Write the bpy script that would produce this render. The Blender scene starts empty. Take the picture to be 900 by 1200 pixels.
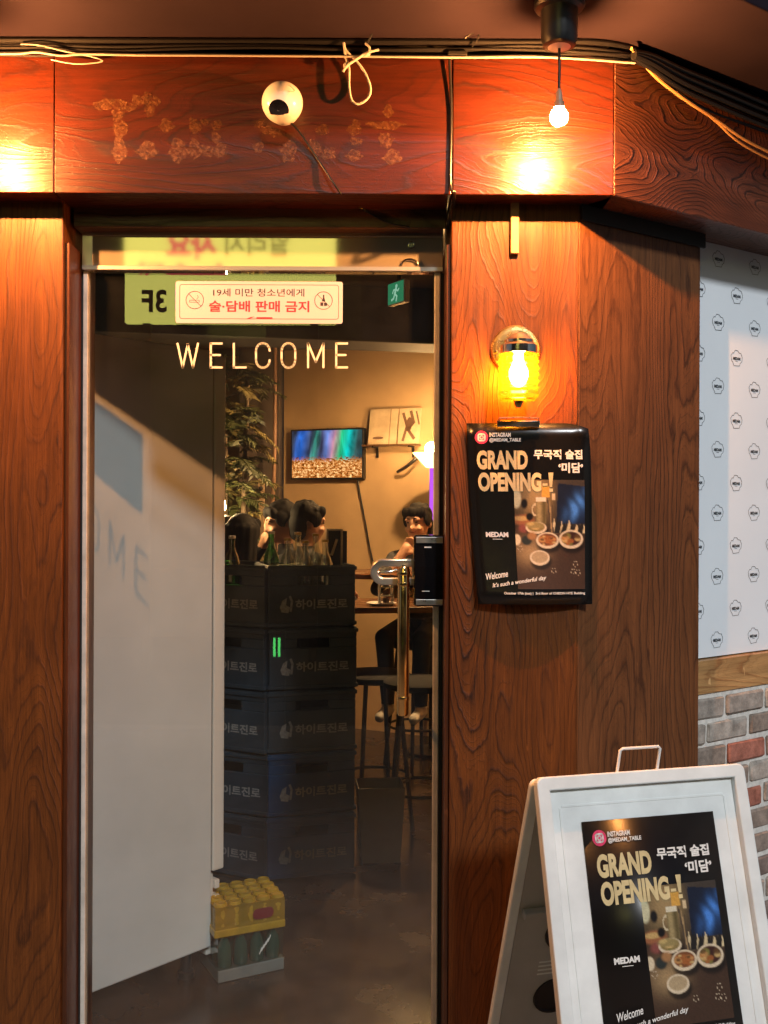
import bpy, bmesh, math, random
from mathutils import Vector, Matrix, Euler
random.seed(7)
R = math.radians
sc = bpy.context.scene
C = sc.collection

# ------------------------------------------------------------------ camera, world, sun, exposure
CAM_H, CAM_D, FPX = 1.6, 2.62, 1200.0
ROLL = R(0.25)
cd = bpy.data.cameras.new('camera')
cd.sensor_fit = 'VERTICAL'; cd.sensor_height = 36.0; cd.lens = 36.0
cd.shift_y = -10.0 / 1200.0
cd.clip_start = 0.05; cd.clip_end = 500
cam = bpy.data.objects.new('camera', cd); C.objects.link(cam)
cam.location = (0, -CAM_D, CAM_H)
cam.rotation_euler = (Matrix.Rotation(R(90), 4, 'X') @ Matrix.Rotation(ROLL, 4, 'Z')).to_euler()
sc.camera = cam

SUN_EL, SUN_AZ = R(36), R(20)      # azimuth measured from straight in front of the shop towards the right
w = bpy.data.worlds.new('World'); sc.world = w; w.use_nodes = True
nt = w.node_tree; nt.nodes.clear()
sky = nt.nodes.new('ShaderNodeTexSky'); sky.sky_type = 'NISHITA'; sky.sun_disc = False
sky.sun_elevation = SUN_EL; sky.sun_rotation = math.pi - SUN_AZ
bg = nt.nodes.new('ShaderNodeBackground'); bg.inputs[1].default_value = 0.02
ow = nt.nodes.new('ShaderNodeOutputWorld')
nt.links.new(sky.outputs[0], bg.inputs[0]); nt.links.new(bg.outputs[0], ow.inputs[0])

sl = bpy.data.lights.new('sun', 'SUN'); sl.energy = 1.25; sl.angle = R(6); sl.color = (0.95, 0.98, 1.0)
sun = bpy.data.objects.new('sun', sl); C.objects.link(sun)
sdir = Vector((math.sin(SUN_AZ) * math.cos(SUN_EL), -math.cos(SUN_AZ) * math.cos(SUN_EL), math.sin(SUN_EL)))
sun.location = sdir * 20
sun.rotation_euler = sdir.to_track_quat('Z', 'Y').to_euler()

sc.view_settings.view_transform = 'Standard'; sc.view_settings.look = 'None'
sc.view_settings.gamma = 1.0; sc.view_settings.use_curve_mapping = False
sc.view_settings.exposure = 0.7
sc.render.engine = 'CYCLES'
sc.cycles.use_denoising = True
sc.cycles.max_bounces = 8; sc.cycles.transparent_max_bounces = 24
sc.cycles.sample_clamp_indirect = 6.0
sc.cycles.caustics_reflective = False; sc.cycles.caustics_refractive = False

# ------------------------------------------------------------------ helpers
def P(px, py, Y):
    """photo pixel -> world point on the vertical plane at depth Y"""
    dx, dy = px - 450.0, py - 590.0
    c, s = math.cos(ROLL), math.sin(ROLL)
    dx, dy = c * dx + s * dy, -s * dx + c * dy
    k = (Y + CAM_D) / FPX
    return Vector((dx * k, Y, CAM_H - dy * k))

def tag(o, label=None, cat=None, group=None, kind=None):
    if label: o['label'] = label
    if cat: o['category'] = cat
    if group: o['group'] = group
    if kind: o['kind'] = kind
    return o

def thing(name, loc, label, cat, rz=0.0, group=None):
    o = bpy.data.objects.new(name, None); C.objects.link(o)
    o.empty_display_size = 0.05
    o.location = loc; o.rotation_euler = (0, 0, rz)
    return tag(o, label, cat, group)

def copy_tree(o, parent=None):
    c = o.copy(); C.objects.link(c); c.parent = parent
    for ch in list(o.children): copy_tree(ch, c)
    return c

class MB:
    """collects shapes; build() links them as ONE mesh object"""
    def __init__(s): s.v = []; s.f = []; s.m = []; s.cur = 0
    def add(s, vs, fs, M=None):
        b = len(s.v)
        for p in vs:
            p = Vector(p); s.v.append(M @ p if M else p)
        for f in fs: s.f.append([b + i for i in f]); s.m.append(s.cur)
        return s
    def box(s, x0, x1, y0, y1, z0, z1, M=None):
        vs = [(x0,y0,z0),(x1,y0,z0),(x1,y1,z0),(x0,y1,z0),(x0,y0,z1),(x1,y0,z1),(x1,y1,z1),(x0,y1,z1)]
        return s.add(vs, [(0,3,2,1),(4,5,6,7),(0,1,5,4),(1,2,6,5),(2,3,7,6),(3,0,4,7)], M)
    def quad(s, x0, x1, z0, z1, y=0.0):
        return s.add([(x0,y,z0),(x1,y,z0),(x1,y,z1),(x0,y,z1)], [(0,1,2,3)])
    def lathe(s, prof, n=24, M=None, cap0=True, cap1=True):
        vs = []; fs = []
        for r, z in prof:
            for i in range(n):
                a = 2 * math.pi * i / n; vs.append((r * math.cos(a), r * math.sin(a), z))
        for j in range(len(prof) - 1):
            for i in range(n):
                k = (i + 1) % n
                fs.append((j*n+i, j*n+k, (j+1)*n+k, (j+1)*n+i))
        if cap0: fs.append(tuple(reversed(range(n))))
        if cap1: fs.append(tuple((len(prof)-1)*n + i for i in range(n)))
        return s.add(vs, fs, M)
    def sphere(s, c, r, n=20, m=12, sc_=(1,1,1), M=None):
        prof = [(max(r*math.sin(math.pi*j/m), r*0.002), -r*math.cos(math.pi*j/m)) for j in range(m+1)]
        T = Matrix.Translation(c) @ Matrix.Diagonal((*sc_, 1))
        return s.lathe(prof, n, (M @ T) if M else T)
    def tube(s, path, r, n=8, caps=True):
        pts = [Vector(p) for p in path]; k = len(pts)
        rs = r if isinstance(r, (list, tuple)) else [r] * k
        vs = []; fs = []; prev = None
        for i, p in enumerate(pts):
            t = (pts[min(i+1,k-1)] - pts[max(i-1,0)]).normalized()
            if prev is None:
                ref = Vector((0,0,1)) if abs(t.z) < 0.9 else Vector((1,0,0)); u = t.cross(ref).normalized()
            else:
                u = prev - t * prev.dot(t)
                u = u.normalized() if u.length > 1e-6 else t.orthogonal().normalized()
            prev = u; v = t.cross(u)
            for j in range(n):
                a = 2*math.pi*j/n; vs.append(p + rs[i] * (math.cos(a)*u + math.sin(a)*v))
        for i in range(k-1):
            for j in range(n):
                q = (j+1) % n; fs.append((i*n+j, i*n+q, (i+1)*n+q, (i+1)*n+j))
        if caps:
            fs.append(tuple(reversed(range(n)))); fs.append(tuple((k-1)*n+j for j in range(n)))
        return s.add(vs, fs)
    def poly(s, pts, y=0.0):
        """flat polygon in the XZ plane facing -Y (counter-clockwise seen from -Y)"""
        return s.add([(x, y, z) for x, z in pts], [tuple(range(len(pts)))])
    def prism(s, pts, y0, y1):
        n = len(pts)
        vs = [(x,y0,z) for x,z in pts] + [(x,y1,z) for x,z in pts]
        fs = [tuple(range(n)), tuple(reversed(range(n, 2*n)))]
        for i in range(n): j = (i+1) % n; fs.append((j, i, n+i, n+j))
        return s.add(vs, fs)
    def ellipse(s, cx, cz, rx, rz, y=0.0, n=20):
        return s.poly([(cx+rx*math.cos(2*math.pi*i/n), cz+rz*math.sin(2*math.pi*i/n)) for i in range(n)], y)
    def stroke(s, pts, wd, y=0.0, closed=False):
        """flat ribbon in XZ"""
        n = len(pts); segs = n if closed else n-1
        for i in range(segs):
            a = Vector((pts[i][0], pts[i][1])); b = Vector((pts[(i+1)%n][0], pts[(i+1)%n][1]))
            d = (b-a)
            if d.length < 1e-7: continue
            d.normalize(); q = Vector((-d.y, d.x)) * wd/2; e = d * wd * 0.35
            a = a - e; b = b + e
            s.poly([(a.x-q.x,a.y-q.y),(b.x-q.x,b.y-q.y),(b.x+q.x,b.y+q.y),(a.x+q.x,a.y+q.y)], y)
        return s
    def build(s, name, mat, parent=None, loc=(0,0,0), rot=(0,0,0), smooth=False, bevel=0.0, seg=2, fix=True):
        me = bpy.data.meshes.new(name)
        me.from_pydata([tuple(p) for p in s.v], [], s.f)
        ms = mat if isinstance(mat, (list, tuple)) else [mat]
        for m in ms: me.materials.append(M_[m] if isinstance(m, str) else m)
        me.polygons.foreach_set('material_index', s.m)
        if fix:
            bm = bmesh.new(); bm.from_mesh(me); bmesh.ops.recalc_face_normals(bm, faces=bm.faces); bm.to_mesh(me); bm.free()
        if smooth:
            me.polygons.foreach_set('use_smooth', [True]*len(me.polygons))
            me.set_sharp_from_angle(angle=R(smooth if smooth is not True else 40))
        me.update()
        o = bpy.data.objects.new(name, me); C.objects.link(o)
        o.parent = parent; o.location = loc; o.rotation_euler = rot
        if bevel:
            b = o.modifiers.new('bevel', 'BEVEL'); b.width = bevel; b.segments = seg; b.limit_method = 'ANGLE'; b.angle_limit = R(40)
            b.harden_normals = False
        return o

_tc = {}
def text_geo(s, bold=0.0, shear=0.0):
    key = (s, bold, shear)
    if key in _tc: return _tc[key]
    cu = bpy.data.curves.new('t', 'FONT'); cu.body = s; cu.size = 1.0; cu.offset = bold; cu.shear = shear
    cu.resolution_u = 4; cu.fill_mode = 'FRONT'
    ob = bpy.data.objects.new('t', cu); C.objects.link(ob)
    dg = bpy.context.evaluated_depsgraph_get(); dg.update()
    me = bpy.data.meshes.new_from_object(ob.evaluated_get(dg))
    vs = [v.co.copy() for v in me.vertices]; fs = [tuple(p.vertices) for p in me.polygons]
    bpy.data.objects.remove(ob); bpy.data.curves.remove(cu); bpy.data.meshes.remove(me)
    x0 = min(v.x for v in vs); x1 = max(v.x for v in vs); y0 = min(v.y for v in vs); y1 = max(v.y for v in vs)
    r = ([((v.x-x0)/(x1-x0), (v.y-y0)/(y1-y0)) for v in vs], fs, (x1-x0)/(y1-y0))
    _tc[key] = r
    return r

def text_into(mb, s, x0, x1, z0, z1, y=0.0, bold=0.0, shear=0.0, rot=0.0):
    vs, fs, asp = text_geo(s, bold, shear)
    if z1 is None: z1 = z0 + (x1-x0)/asp
    if x1 is None: x1 = x0 + (z1-z0)*asp
    out = []
    cx, cz = x0, z0
    for u, v in vs:
        x = u*(x1-x0); z = v*(z1-z0)
        xr = x*math.cos(rot) - z*math.sin(rot); zr = x*math.sin(rot) + z*math.cos(rot)
        out.append((cx+xr, y, cz+zr))
    mb.add(out, fs)
    return mb

# ------------------------------------------------------------------ materials
M_ = {}
def new_mat(name):
    m = bpy.data.materials.new(name); m.use_nodes = True; M_[name] = m
    t = m.node_tree; b = t.nodes['Principled BSDF']
    return m, t, b

def N(t, typ, **kw):
    n = t.nodes.new(typ)
    for k, v in kw.items():
        if k == 'inp':
            for i, val in v.items(): n.inputs[i].default_value = val
        else: setattr(n, k, v)
    return n

def plain(name, col, rough=0.5, metal=0.0, spec=0.5, coat=0.0, var=0.0, vscale=8.0, bump=0.0, bscale=200.0, rvar=0.0, emit=None, es=0.0, trans=0.0):
    m, t, b = new_mat(name)
    b.inputs['Base Color'].default_value = (*col, 1); b.inputs['Roughness'].default_value = rough
    b.inputs['Metallic'].default_value = metal; b.inputs['Specular IOR Level'].default_value = spec
    b.inputs['Coat Weight'].default_value = coat
    if trans: b.inputs['Transmission Weight'].default_value = trans
    if emit: b.inputs['Emission Color'].default_value = (*emit, 1); b.inputs['Emission Strength'].default_value = es
    tc = N(t, 'ShaderNodeTexCoord')
    if var or rvar:
        n = N(t, 'ShaderNodeTexNoise', inp={'Scale': vscale, 'Detail': 5.0, 'Roughness': 0.6})
        t.links.new(tc.outputs['Object'], n.inputs['Vector'])
        if var:
            mx = N(t, 'ShaderNodeMix', data_type='RGBA')
            mx.inputs[6].default_value = (*[max(0, c*(1-var)) for c in col], 1); mx.inputs[7].default_value = (*[min(1, c*(1+var)) for c in col], 1)
            mr = N(t, 'ShaderNodeMapRange', inp={1: 0.3, 2: 0.7}); t.links.new(n.outputs[0], mr.inputs[0])
            t.links.new(mr.outputs[0], mx.inputs[0]); t.links.new(mx.outputs[2], b.inputs['Base Color'])
        if rvar:
            mr = N(t, 'ShaderNodeMapRange', inp={1: 0.3, 2: 0.7, 3: max(0.02, rough-rvar), 4: min(1, rough+rvar)})
            t.links.new(n.outputs[0], mr.inputs[0]); t.links.new(mr.outputs[0], b.inputs['Roughness'])
    if bump:
        n = N(t, 'ShaderNodeTexNoise', inp={'Scale': bscale, 'Detail': 4.0})
        t.links.new(tc.outputs['Object'], n.inputs['Vector'])
        bp = N(t, 'ShaderNodeBump', inp={'Strength': bump, 'Distance': 0.002}); t.links.new(n.outputs[0], bp.inputs['Height'])
        t.links.new(bp.outputs[0], b.inputs['Normal'])
    return m

def emis(name, col, s):
    m = bpy.data.materials.new(name); m.use_nodes = True; M_[name] = m
    t = m.node_tree; t.nodes.clear()
    e = N(t, 'ShaderNodeEmission'); e.inputs[0].default_value = (*col, 1); e.inputs[1].default_value = s
    o = N(t, 'ShaderNodeOutputMaterial'); t.links.new(e.outputs[0], o.inputs[0])
    return m

def glass(name, tint=(0.93, 0.95, 0.94), rough=0.0, f0=0.045, refl=(1,1,1)):
    """thin clear glass: see-through with a mirror share that grows at grazing angles"""
    m = bpy.data.materials.new(name); m.use_nodes = True; M_[name] = m
    t = m.node_tree; t.nodes.clear()
    lw = N(t, 'ShaderNodeLayerWeight', inp={0: 0.5})
    pw = N(t, 'ShaderNodeMath', operation='POWER'); pw.inputs[1].default_value = 5.0
    t.links.new(lw.outputs['Facing'], pw.inputs[0])
    ma = N(t, 'ShaderNodeMath', operation='MULTIPLY_ADD'); ma.inputs[1].default_value = 1-f0; ma.inputs[2].default_value = f0
    t.links.new(pw.outputs[0], ma.inputs[0])
    tr = N(t, 'ShaderNodeBsdfTransparent'); tr.inputs[0].default_value = (*tint, 1)
    gl = N(t, 'ShaderNodeBsdfGlossy'); gl.inputs['Roughness'].default_value = rough; gl.inputs[0].default_value = (*refl, 1)
    mx = N(t, 'ShaderNodeMixShader'); t.links.new(ma.outputs[0], mx.inputs[0])
    t.links.new(tr.outputs[0], mx.inputs[1]); t.links.new(gl.outputs[0], mx.inputs[2])
    o = N(t, 'ShaderNodeOutputMaterial'); t.links.new(mx.outputs[0], o.inputs[0])
    return m

def wood(name, dark, light, axis='Z', seed=0.0, lines=34.0, swirl=12.0, nscale=3.2, rough=0.38, relief=0.9, stretch=0.2, coat=0.25):
    """plain-sawn boards with strong raised contour grain; grain runs along axis"""
    m, t, b = new_mat(name)
    L = t.links
    tc = N(t, 'ShaderNodeTexCoord')
    mp = N(t, 'ShaderNodeMapping')
    mp.inputs['Location'].default_value = (seed*3.17, seed*1.3, seed*5.71)
    mp.inputs['Scale'].default_value = (1, 1, stretch) if axis == 'Z' else (stretch, 1, 1)
    L.new(tc.outputs['Object'], mp.inputs['Vector'])
    n1 = N(t, 'ShaderNodeTexNoise', inp={'Scale': nscale, 'Detail': 1.6, 'Roughness': 0.42})
    L.new(mp.outputs[0], n1.inputs['Vector'])
    sx = N(t, 'ShaderNodeSeparateXYZ'); L.new(tc.outputs['Object'], sx.inputs[0])
    # small wobble of the lines
    mp2 = N(t, 'ShaderNodeMapping'); mp2.inputs['Scale'].default_value = (1,1,0.35) if axis == 'Z' else (0.35,1,1)
    mp2.inputs['Location'].default_value = (seed, seed*2.2, 0)
    L.new(tc.outputs['Object'], mp2.inputs['Vector'])
    n2 = N(t, 'ShaderNodeTexNoise', inp={'Scale': 26.0, 'Detail': 4.0, 'Roughness': 0.65}); L.new(mp2.outputs[0], n2.inputs['Vector'])
    a = N(t, 'ShaderNodeMath', operation='MULTIPLY'); a.inputs[1].default_value = lines
    L.new(sx.outputs['X' if axis == 'Z' else 'Z'], a.inputs[0])
    s1 = N(t, 'ShaderNodeMath', operation='MULTIPLY_ADD'); s1.inputs[1].default_value = swirl*2.2; L.new(n1.outputs[0], s1.inputs[0]); L.new(a.outputs[0], s1.inputs[2])
    s2 = N(t, 'ShaderNodeMath', operation='MULTIPLY_ADD'); s2.inputs[1].default_value = 1.0; L.new(n2.outputs[0], s2.inputs[0]); L.new(s1.outputs[0], s2.inputs[2])
    fr = N(t, 'ShaderNodeMath', operation='FRACT'); L.new(s2.outputs[0], fr.inputs[0])
    # late-wood profile: slow rise, sharp ridge, quick fall
    ramp = N(t, 'ShaderNodeValToRGB'); cr = ramp.color_ramp
    cr.elements[0].position = 0.0; cr.elements[0].color = (0.08,)*3+(1,)
    cr.elements[1].position = 1.0; cr.elements[1].color = (0.08,)*3+(1,)
    for p_, v_ in ((0.42, 0.14), (0.68, 0.34), (0.84, 1.0), (0.93, 0.45)):
        e = cr.elements.new(p_); e.color = (v_,)*3+(1,)
    L.new(fr.outputs[0], ramp.inputs[0])
    # finer rings between the main ones
    f2 = N(t, 'ShaderNodeMath', operation='MULTIPLY'); f2.inputs[1].default_value = 3.7; L.new(s2.outputs[0], f2.inputs[0])
    f3 = N(t, 'ShaderNodeMath', operation='PINGPONG'); f3.inputs[1].default_value = 0.5; L.new(f2.outputs[0], f3.inputs[0])
    f4 = N(t, 'ShaderNodeMapRange', inp={1: 0.26, 2: 0.5, 3: 0.0, 4: 0.42}); L.new(f3.outputs[0], f4.inputs[0])
    rmix = N(t, 'ShaderNodeMath', operation='MAXIMUM'); L.new(ramp.outputs[0], rmix.inputs[0]); L.new(f4.outputs[0], rmix.inputs[1])
    # grain strength fades in patches
    n4 = N(t, 'ShaderNodeTexNoise', inp={'Scale': 3.0, 'Detail': 3.0}); L.new(mp.outputs[0], n4.inputs['Vector'])
    amp = N(t, 'ShaderNodeMapRange', inp={1: 0.34, 2: 0.64, 3: 0.38, 4: 1.0}); L.new(n4.outputs[0], amp.inputs[0])
    gr = N(t, 'ShaderNodeMath', operation='MULTIPLY'); L.new(rmix.outputs[0], gr.inputs[0]); L.new(amp.outputs[0], gr.inputs[1])
    # fibres
    mp3 = N(t, 'ShaderNodeMapping'); mp3.inputs['Scale'].default_value = (1,1,0.03) if axis == 'Z' else (0.03,1,1)
    L.new(tc.outputs['Object'], mp3.inputs['Vector'])
    n3 = N(t, 'ShaderNodeTexNoise', inp={'Scale': 260.0, 'Detail': 3.0, 'Roughness': 0.6}); L.new(mp3.outputs[0], n3.inputs['Vector'])
    # colour
    mx = N(t, 'ShaderNodeMix', data_type='RGBA'); mx.inputs[6].default_value = (*light, 1); mx.inputs[7].default_value = (*dark, 1)
    cm = N(t, 'ShaderNodeMath', operation='MULTIPLY_ADD'); cm.inputs[1].default_value = 0.85
    fsub = N(t, 'ShaderNodeMapRange', inp={1: 0.25, 2: 0.75, 3: 0.0, 4: 0.5}); L.new(n3.outputs[0], fsub.inputs[0])
    L.new(gr.outputs[0], cm.inputs[0]); L.new(fsub.outputs[0], cm.inputs[2]); cm.use_clamp = True
    L.new(cm.outputs[0], mx.inputs[0])
    n5 = N(t, 'ShaderNodeTexNoise', inp={'Scale': 2.3, 'Detail': 4.0, 'Roughness': 0.65}); L.new(tc.outputs['Object'], n5.inputs['Vector'])
    br = N(t, 'ShaderNodeMapRange', inp={1: 0.25, 2: 0.75, 3: 0.72, 4: 1.2}); L.new(n5.outputs[0], br.inputs[0])
    mp7 = N(t, 'ShaderNodeMapping'); mp7.inputs['Scale'].default_value = (1,1,0.05) if axis == 'Z' else (0.05,1,1)
    L.new(tc.outputs['Object'], mp7.inputs['Vector'])
    n7 = N(t, 'ShaderNodeTexNoise', inp={'Scale': 55.0, 'Detail': 4.0, 'Roughness': 0.7}); L.new(mp7.outputs[0], n7.inputs['Vector'])
    b7 = N(t, 'ShaderNodeMapRange', inp={1: 0.3, 2: 0.7, 3: 0.68, 4: 1.28}); L.new(n7.outputs[0], b7.inputs[0])
    bb = N(t, 'ShaderNodeMath', operation='MULTIPLY'); L.new(br.outputs[0], bb.inputs[0]); L.new(b7.outputs[0], bb.inputs[1])
    mul = N(t, 'ShaderNodeVectorMath', operation='SCALE'); L.new(mx.outputs[2], mul.inputs[0]); L.new(bb.outputs[0], mul.inputs[3])
    # scuffs: sparse pale scratches and dents
    mp6 = N(t, 'ShaderNodeMapping'); mp6.inputs['Scale'].default_value = (1, 1, 0.35); mp6.inputs['Location'].default_value = (seed*7, 0, seed)
    L.new(tc.outputs['Object'], mp6.inputs['Vector'])
    n6 = N(t, 'ShaderNodeTexNoise', inp={'Scale': 38.0, 'Detail': 2.0}); L.new(mp6.outputs[0], n6.inputs['Vector'])
    sf = N(t, 'ShaderNodeMapRange', inp={1: 0.745, 2: 0.775, 3: 0.0, 4: 0.5}); L.new(n6.outputs[0], sf.inputs[0])
    mx2 = N(t, 'ShaderNodeMix', data_type='RGBA'); mx2.inputs[7].default_value = (min(1, light[0]*2.0), min(1, light[1]*2.0), min(1, light[2]*2.2), 1)
    L.new(sf.outputs[0], mx2.inputs[0]); L.new(mul.outputs[0], mx2.inputs[6])
    L.new(mx2.outputs[2], b.inputs['Base Color'])
    rr = N(t, 'ShaderNodeMapRange', inp={1: 0.0, 2: 1.0, 3: rough-0.06, 4: rough+0.14}); L.new(gr.outputs[0], rr.inputs[0]); L.new(rr.outputs[0], b.inputs['Roughness'])
    b.inputs['Coat Weight'].default_value = coat; b.inputs['Coat Roughness'].default_value = 0.28; b.inputs['Specular IOR Level'].default_value = 0.3
    hh = N(t, 'ShaderNodeMath', operation='MULTIPLY_ADD'); hh.inputs[1].default_value = 0.32; L.new(n3.outputs[0], hh.inputs[0]); L.new(gr.outputs[0], hh.inputs[2])
    bp = N(t, 'ShaderNodeBump', inp={'Strength': relief, 'Distance': 0.0018}); L.new(hh.outputs[0], bp.inputs['Height'])
    L.new(bp.outputs[0], b.inputs['Normal'])
    return m

WD, WL = (0.026, 0.0064, 0.0013), (0.165, 0.0500, 0.0095)
wood('wood_pillar_a', WD, WL, 'Z', 1.0, lines=14, swirl=17, nscale=4.4, relief=0.7, coat=0.05, rough=0.5)
wood('wood_pillar_b', WD, WL, 'Z', 4.3, lines=12, swirl=20, nscale=5.0, stretch=0.22, relief=0.7, coat=0.05, rough=0.5)
wood('wood_angled', (0.056, 0.0190, 0.0062), (0.190, 0.072, 0.0240), 'Z', 8.1, lines=24, swirl=12, nscale=4.2, relief=0.6, coat=0.05, rough=0.52)
wood('wood_jamb', (0.035, 0.009, 0.003), (0.095, 0.028, 0.009), 'Z', 2.2, lines=20, swirl=3, relief=0.4)
wood('wood_beam_a', (0.018, 0.0034, 0.0020), (0.062, 0.0115, 0.0046), 'X', 3.0, lines=22, swirl=13, nscale=4.5, rough=0.36, relief=0.45, coat=0.15)
wood('wood_beam_b', (0.022, 0.0040, 0.0018), (0.066, 0.0120, 0.0038), 'X', 6.6, lines=22, swirl=12, nscale=4.5, rough=0.36, relief=0.4, coat=0.15)
wood('wood_beam_c', (0.030, 0.009, 0.005), (0.12, 0.040, 0.018), 'X', 9.4, lines=14, swirl=22, nscale=4.6, relief=1.2, stretch=0.42)
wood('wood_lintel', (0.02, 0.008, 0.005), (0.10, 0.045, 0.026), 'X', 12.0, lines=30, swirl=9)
wood('wood_trim', (0.30, 0.14, 0.05), (0.52, 0.30, 0.12), 'X', 14.0, lines=40, swirl=14, relief=0.4, coat=0.1)
wood('wood_table', (0.08, 0.03, 0.012), (0.26, 0.11, 0.045), 'X', 17.0, lines=16, swirl=3, relief=0.1, rough=0.25)
wood('wood_shelf', (0.06, 0.03, 0.015), (0.18, 0.09, 0.04), 'X', 19.0, lines=20, swirl=3, relief=0.1)
plain('wood_stick', (0.40, 0.24, 0.10), 0.6, var=0.2)
plain('dark_board', (0.012, 0.008, 0.007), 0.6, var=0.3)
plain('canopy', (0.020, 0.013, 0.019), 0.85, spec=0.06, var=0.12, vscale=5, bump=0.15, bscale=60)
plain('black_cable', (0.010, 0.010, 0.012), 0.32, bump=0.1)
plain('black_plastic', (0.012, 0.012, 0.013), 0.35, rvar=0.1)
plain('white_cable', (0.34, 0.32, 0.30), 0.45)
plain('string', (0.52, 0.50, 0.47), 0.8, bump=0.5, bscale=900)
plain('tan_cord', (0.46, 0.27, 0.11), 0.45)
m = plain('glue', (0.115, 0.040, 0.011), 0.6, var=0.35, vscale=60)
t = m.node_tree; tc = N(t, 'ShaderNodeTexCoord')
n_ = N(t, 'ShaderNodeTexNoise', inp={'Scale': 95.0, 'Detail': 6.0, 'Roughness': 0.75}); t.links.new(tc.outputs['Object'], n_.inputs['Vector'])
mr_ = N(t, 'ShaderNodeMapRange', inp={1: 0.40, 2: 0.60, 3: 0.0, 4: 0.75}); t.links.new(n_.outputs[0], mr_.inputs[0]); t.links.new(mr_.outputs[0], t.nodes['Principled BSDF'].inputs['Alpha'])
plain('white_plastic', (0.72, 0.72, 0.71), 0.25, spec=0.5)
plain('lens_black', (0.006, 0.006, 0.008), 0.06, spec=0.8)
plain('chrome', (0.62, 0.60, 0.55), 0.16, metal=1.0, rvar=0.08, vscale=20)
plain('brushed', (0.55, 0.53, 0.50), 0.33, metal=1.0, rvar=0.1, vscale=20)
plain('rail_steel', (0.36, 0.33, 0.29), 0.04, metal=0.5)
plain('lip_steel', (0.38, 0.36, 0.33), 0.4, metal=0.8)
plain('gold', (0.80, 0.52, 0.20), 0.16, metal=1.0, rvar=0.08, vscale=40)
plain('brass', (0.50, 0.40, 0.18), 0.28, metal=1.0, rvar=0.1, vscale=30)
plain('lock_gloss', (0.004, 0.004, 0.005), 0.05, spec=0.7, coat=0.5)
plain('grey_strip', (0.56, 0.53, 0.48), 0.45, var=0.25, vscale=12)
plain('gasket', (0.02, 0.018, 0.016), 0.7)
plain('sticker', (0.52, 0.46, 0.45), 0.35)
plain('ink_dark', (0.05, 0.03, 0.03), 0.4)
plain('ink_red', (0.62, 0.03, 0.04), 0.4)
plain('letter_cream', (0.80, 0.72, 0.50), 0.4)
plain('paper_black', (0.006, 0.006, 0.0065), 0.24, spec=0.5, bump=0.15, bscale=25)
plain('paper_black_flat', (0.005, 0.005, 0.0055), 0.3)
plain('print_gold', (0.66, 0.53, 0.28), 0.35, var=0.18, vscale=30)
plain('print_white', (0.78, 0.77, 0.74), 0.35)
plain('print_pink', (0.70, 0.05, 0.14), 0.35, var=0.4, vscale=90)
plain('sign_white', (0.76, 0.79, 0.79), 0.42, var=0.10, vscale=9, rvar=0.1, bump=0.05)
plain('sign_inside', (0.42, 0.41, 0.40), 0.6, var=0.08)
plain('dark_hole', (0.02, 0.012, 0.008), 0.5)
plain('board_white', (0.80, 0.86, 0.92), 0.4, var=0.03, vscale=3, bump=0.12, bscale=9)
plain('ink_logo', (0.05, 0.06, 0.075), 0.4)
plain('mortar', (0.66, 0.64, 0.60), 0.9, var=0.2, vscale=40, bump=0.8, bscale=120)
for i, c in enumerate([(0.24,0.19,0.155), (0.31,0.27,0.235), (0.37,0.33,0.29), (0.33,0.115,0.075), (0.27,0.15,0.12), (0.19,0.14,0.12)]):
    m = plain('brick_%d' % i, c, 0.85, bump=0.9, bscale=110)
    t = m.node_tree; b = t.nodes['Principled BSDF']; tc = N(t, 'ShaderNodeTexCoord')
    ob = N(t, 'ShaderNodeObjectInfo'); va = N(t, 'ShaderNodeVectorMath', operation='ADD')
    t.links.new(tc.outputs['Object'], va.inputs[0]); t.links.new(ob.outputs['Location'], va.inputs[1])
    n = N(t, 'ShaderNodeTexNoise', inp={'Scale': 26.0, 'Detail': 6.0, 'Roughness': 0.7}); t.links.new(va.outputs[0], n.inputs['Vector'])
    rp = N(t, 'ShaderNodeValToRGB'); rp.color_ramp.elements[0].position = 0.3; rp.color_ramp.elements[1].position = 0.72
    rp.color_ramp.elements[0].color = (*[x*0.55 for x in c], 1); rp.color_ramp.elements[1].color = (*[min(1, x*1.45+0.03) for x in c], 1)
    t.links.new(n.outputs[0], rp.inputs[0]); t.links.new(rp.outputs[0], b.inputs['Base Color'])

BULB = (1.0, 0.39, 0.10)
emis('filament', BULB, 40000.0)
m = glass('bulb', (0.97, 0.95, 0.90), 0.1, 0.03)
t = m.node_tree; om = [n for n in t.nodes if n.type == 'OUTPUT_MATERIAL'][0]; prev = om.inputs[0].links[0].from_socket
tl_ = N(t, 'ShaderNodeBsdfTranslucent'); tl_.inputs[0].default_value = (0.95, 0.85, 0.6, 1)
mz = N(t, 'ShaderNodeMixShader'); mz.inputs[0].default_value = 0.05; t.links.new(prev, mz.inputs[1]); t.links.new(tl_.outputs[0], mz.inputs[2]); t.links.new(mz.outputs[0], om.inputs[0])
emis('wall_bulb', (1.0, 0.36, 0.03), 420.0)
m = glass('pane', (0.93, 0.94, 0.93), 0.0, 0.06)
t = m.node_tree; om = [n for n in t.nodes if n.type == 'OUTPUT_MATERIAL'][0]; prev = om.inputs[0].links[0].from_socket
df_ = N(t, 'ShaderNodeBsdfDiffuse'); df_.inputs[0].default_value = (0.75, 0.75, 0.75, 1)
tc = N(t, 'ShaderNodeTexCoord'); n_ = N(t, 'ShaderNodeTexNoise', inp={'Scale': 2.6, 'Detail': 7.0, 'Roughness': 0.65}); t.links.new(tc.outputs['Object'], n_.inputs['Vector'])
mr_ = N(t, 'ShaderNodeMapRange', inp={1: 0.35, 2: 0.75, 3: 0.0, 4: 0.008}); t.links.new(n_.outputs[0], mr_.inputs[0])
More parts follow.
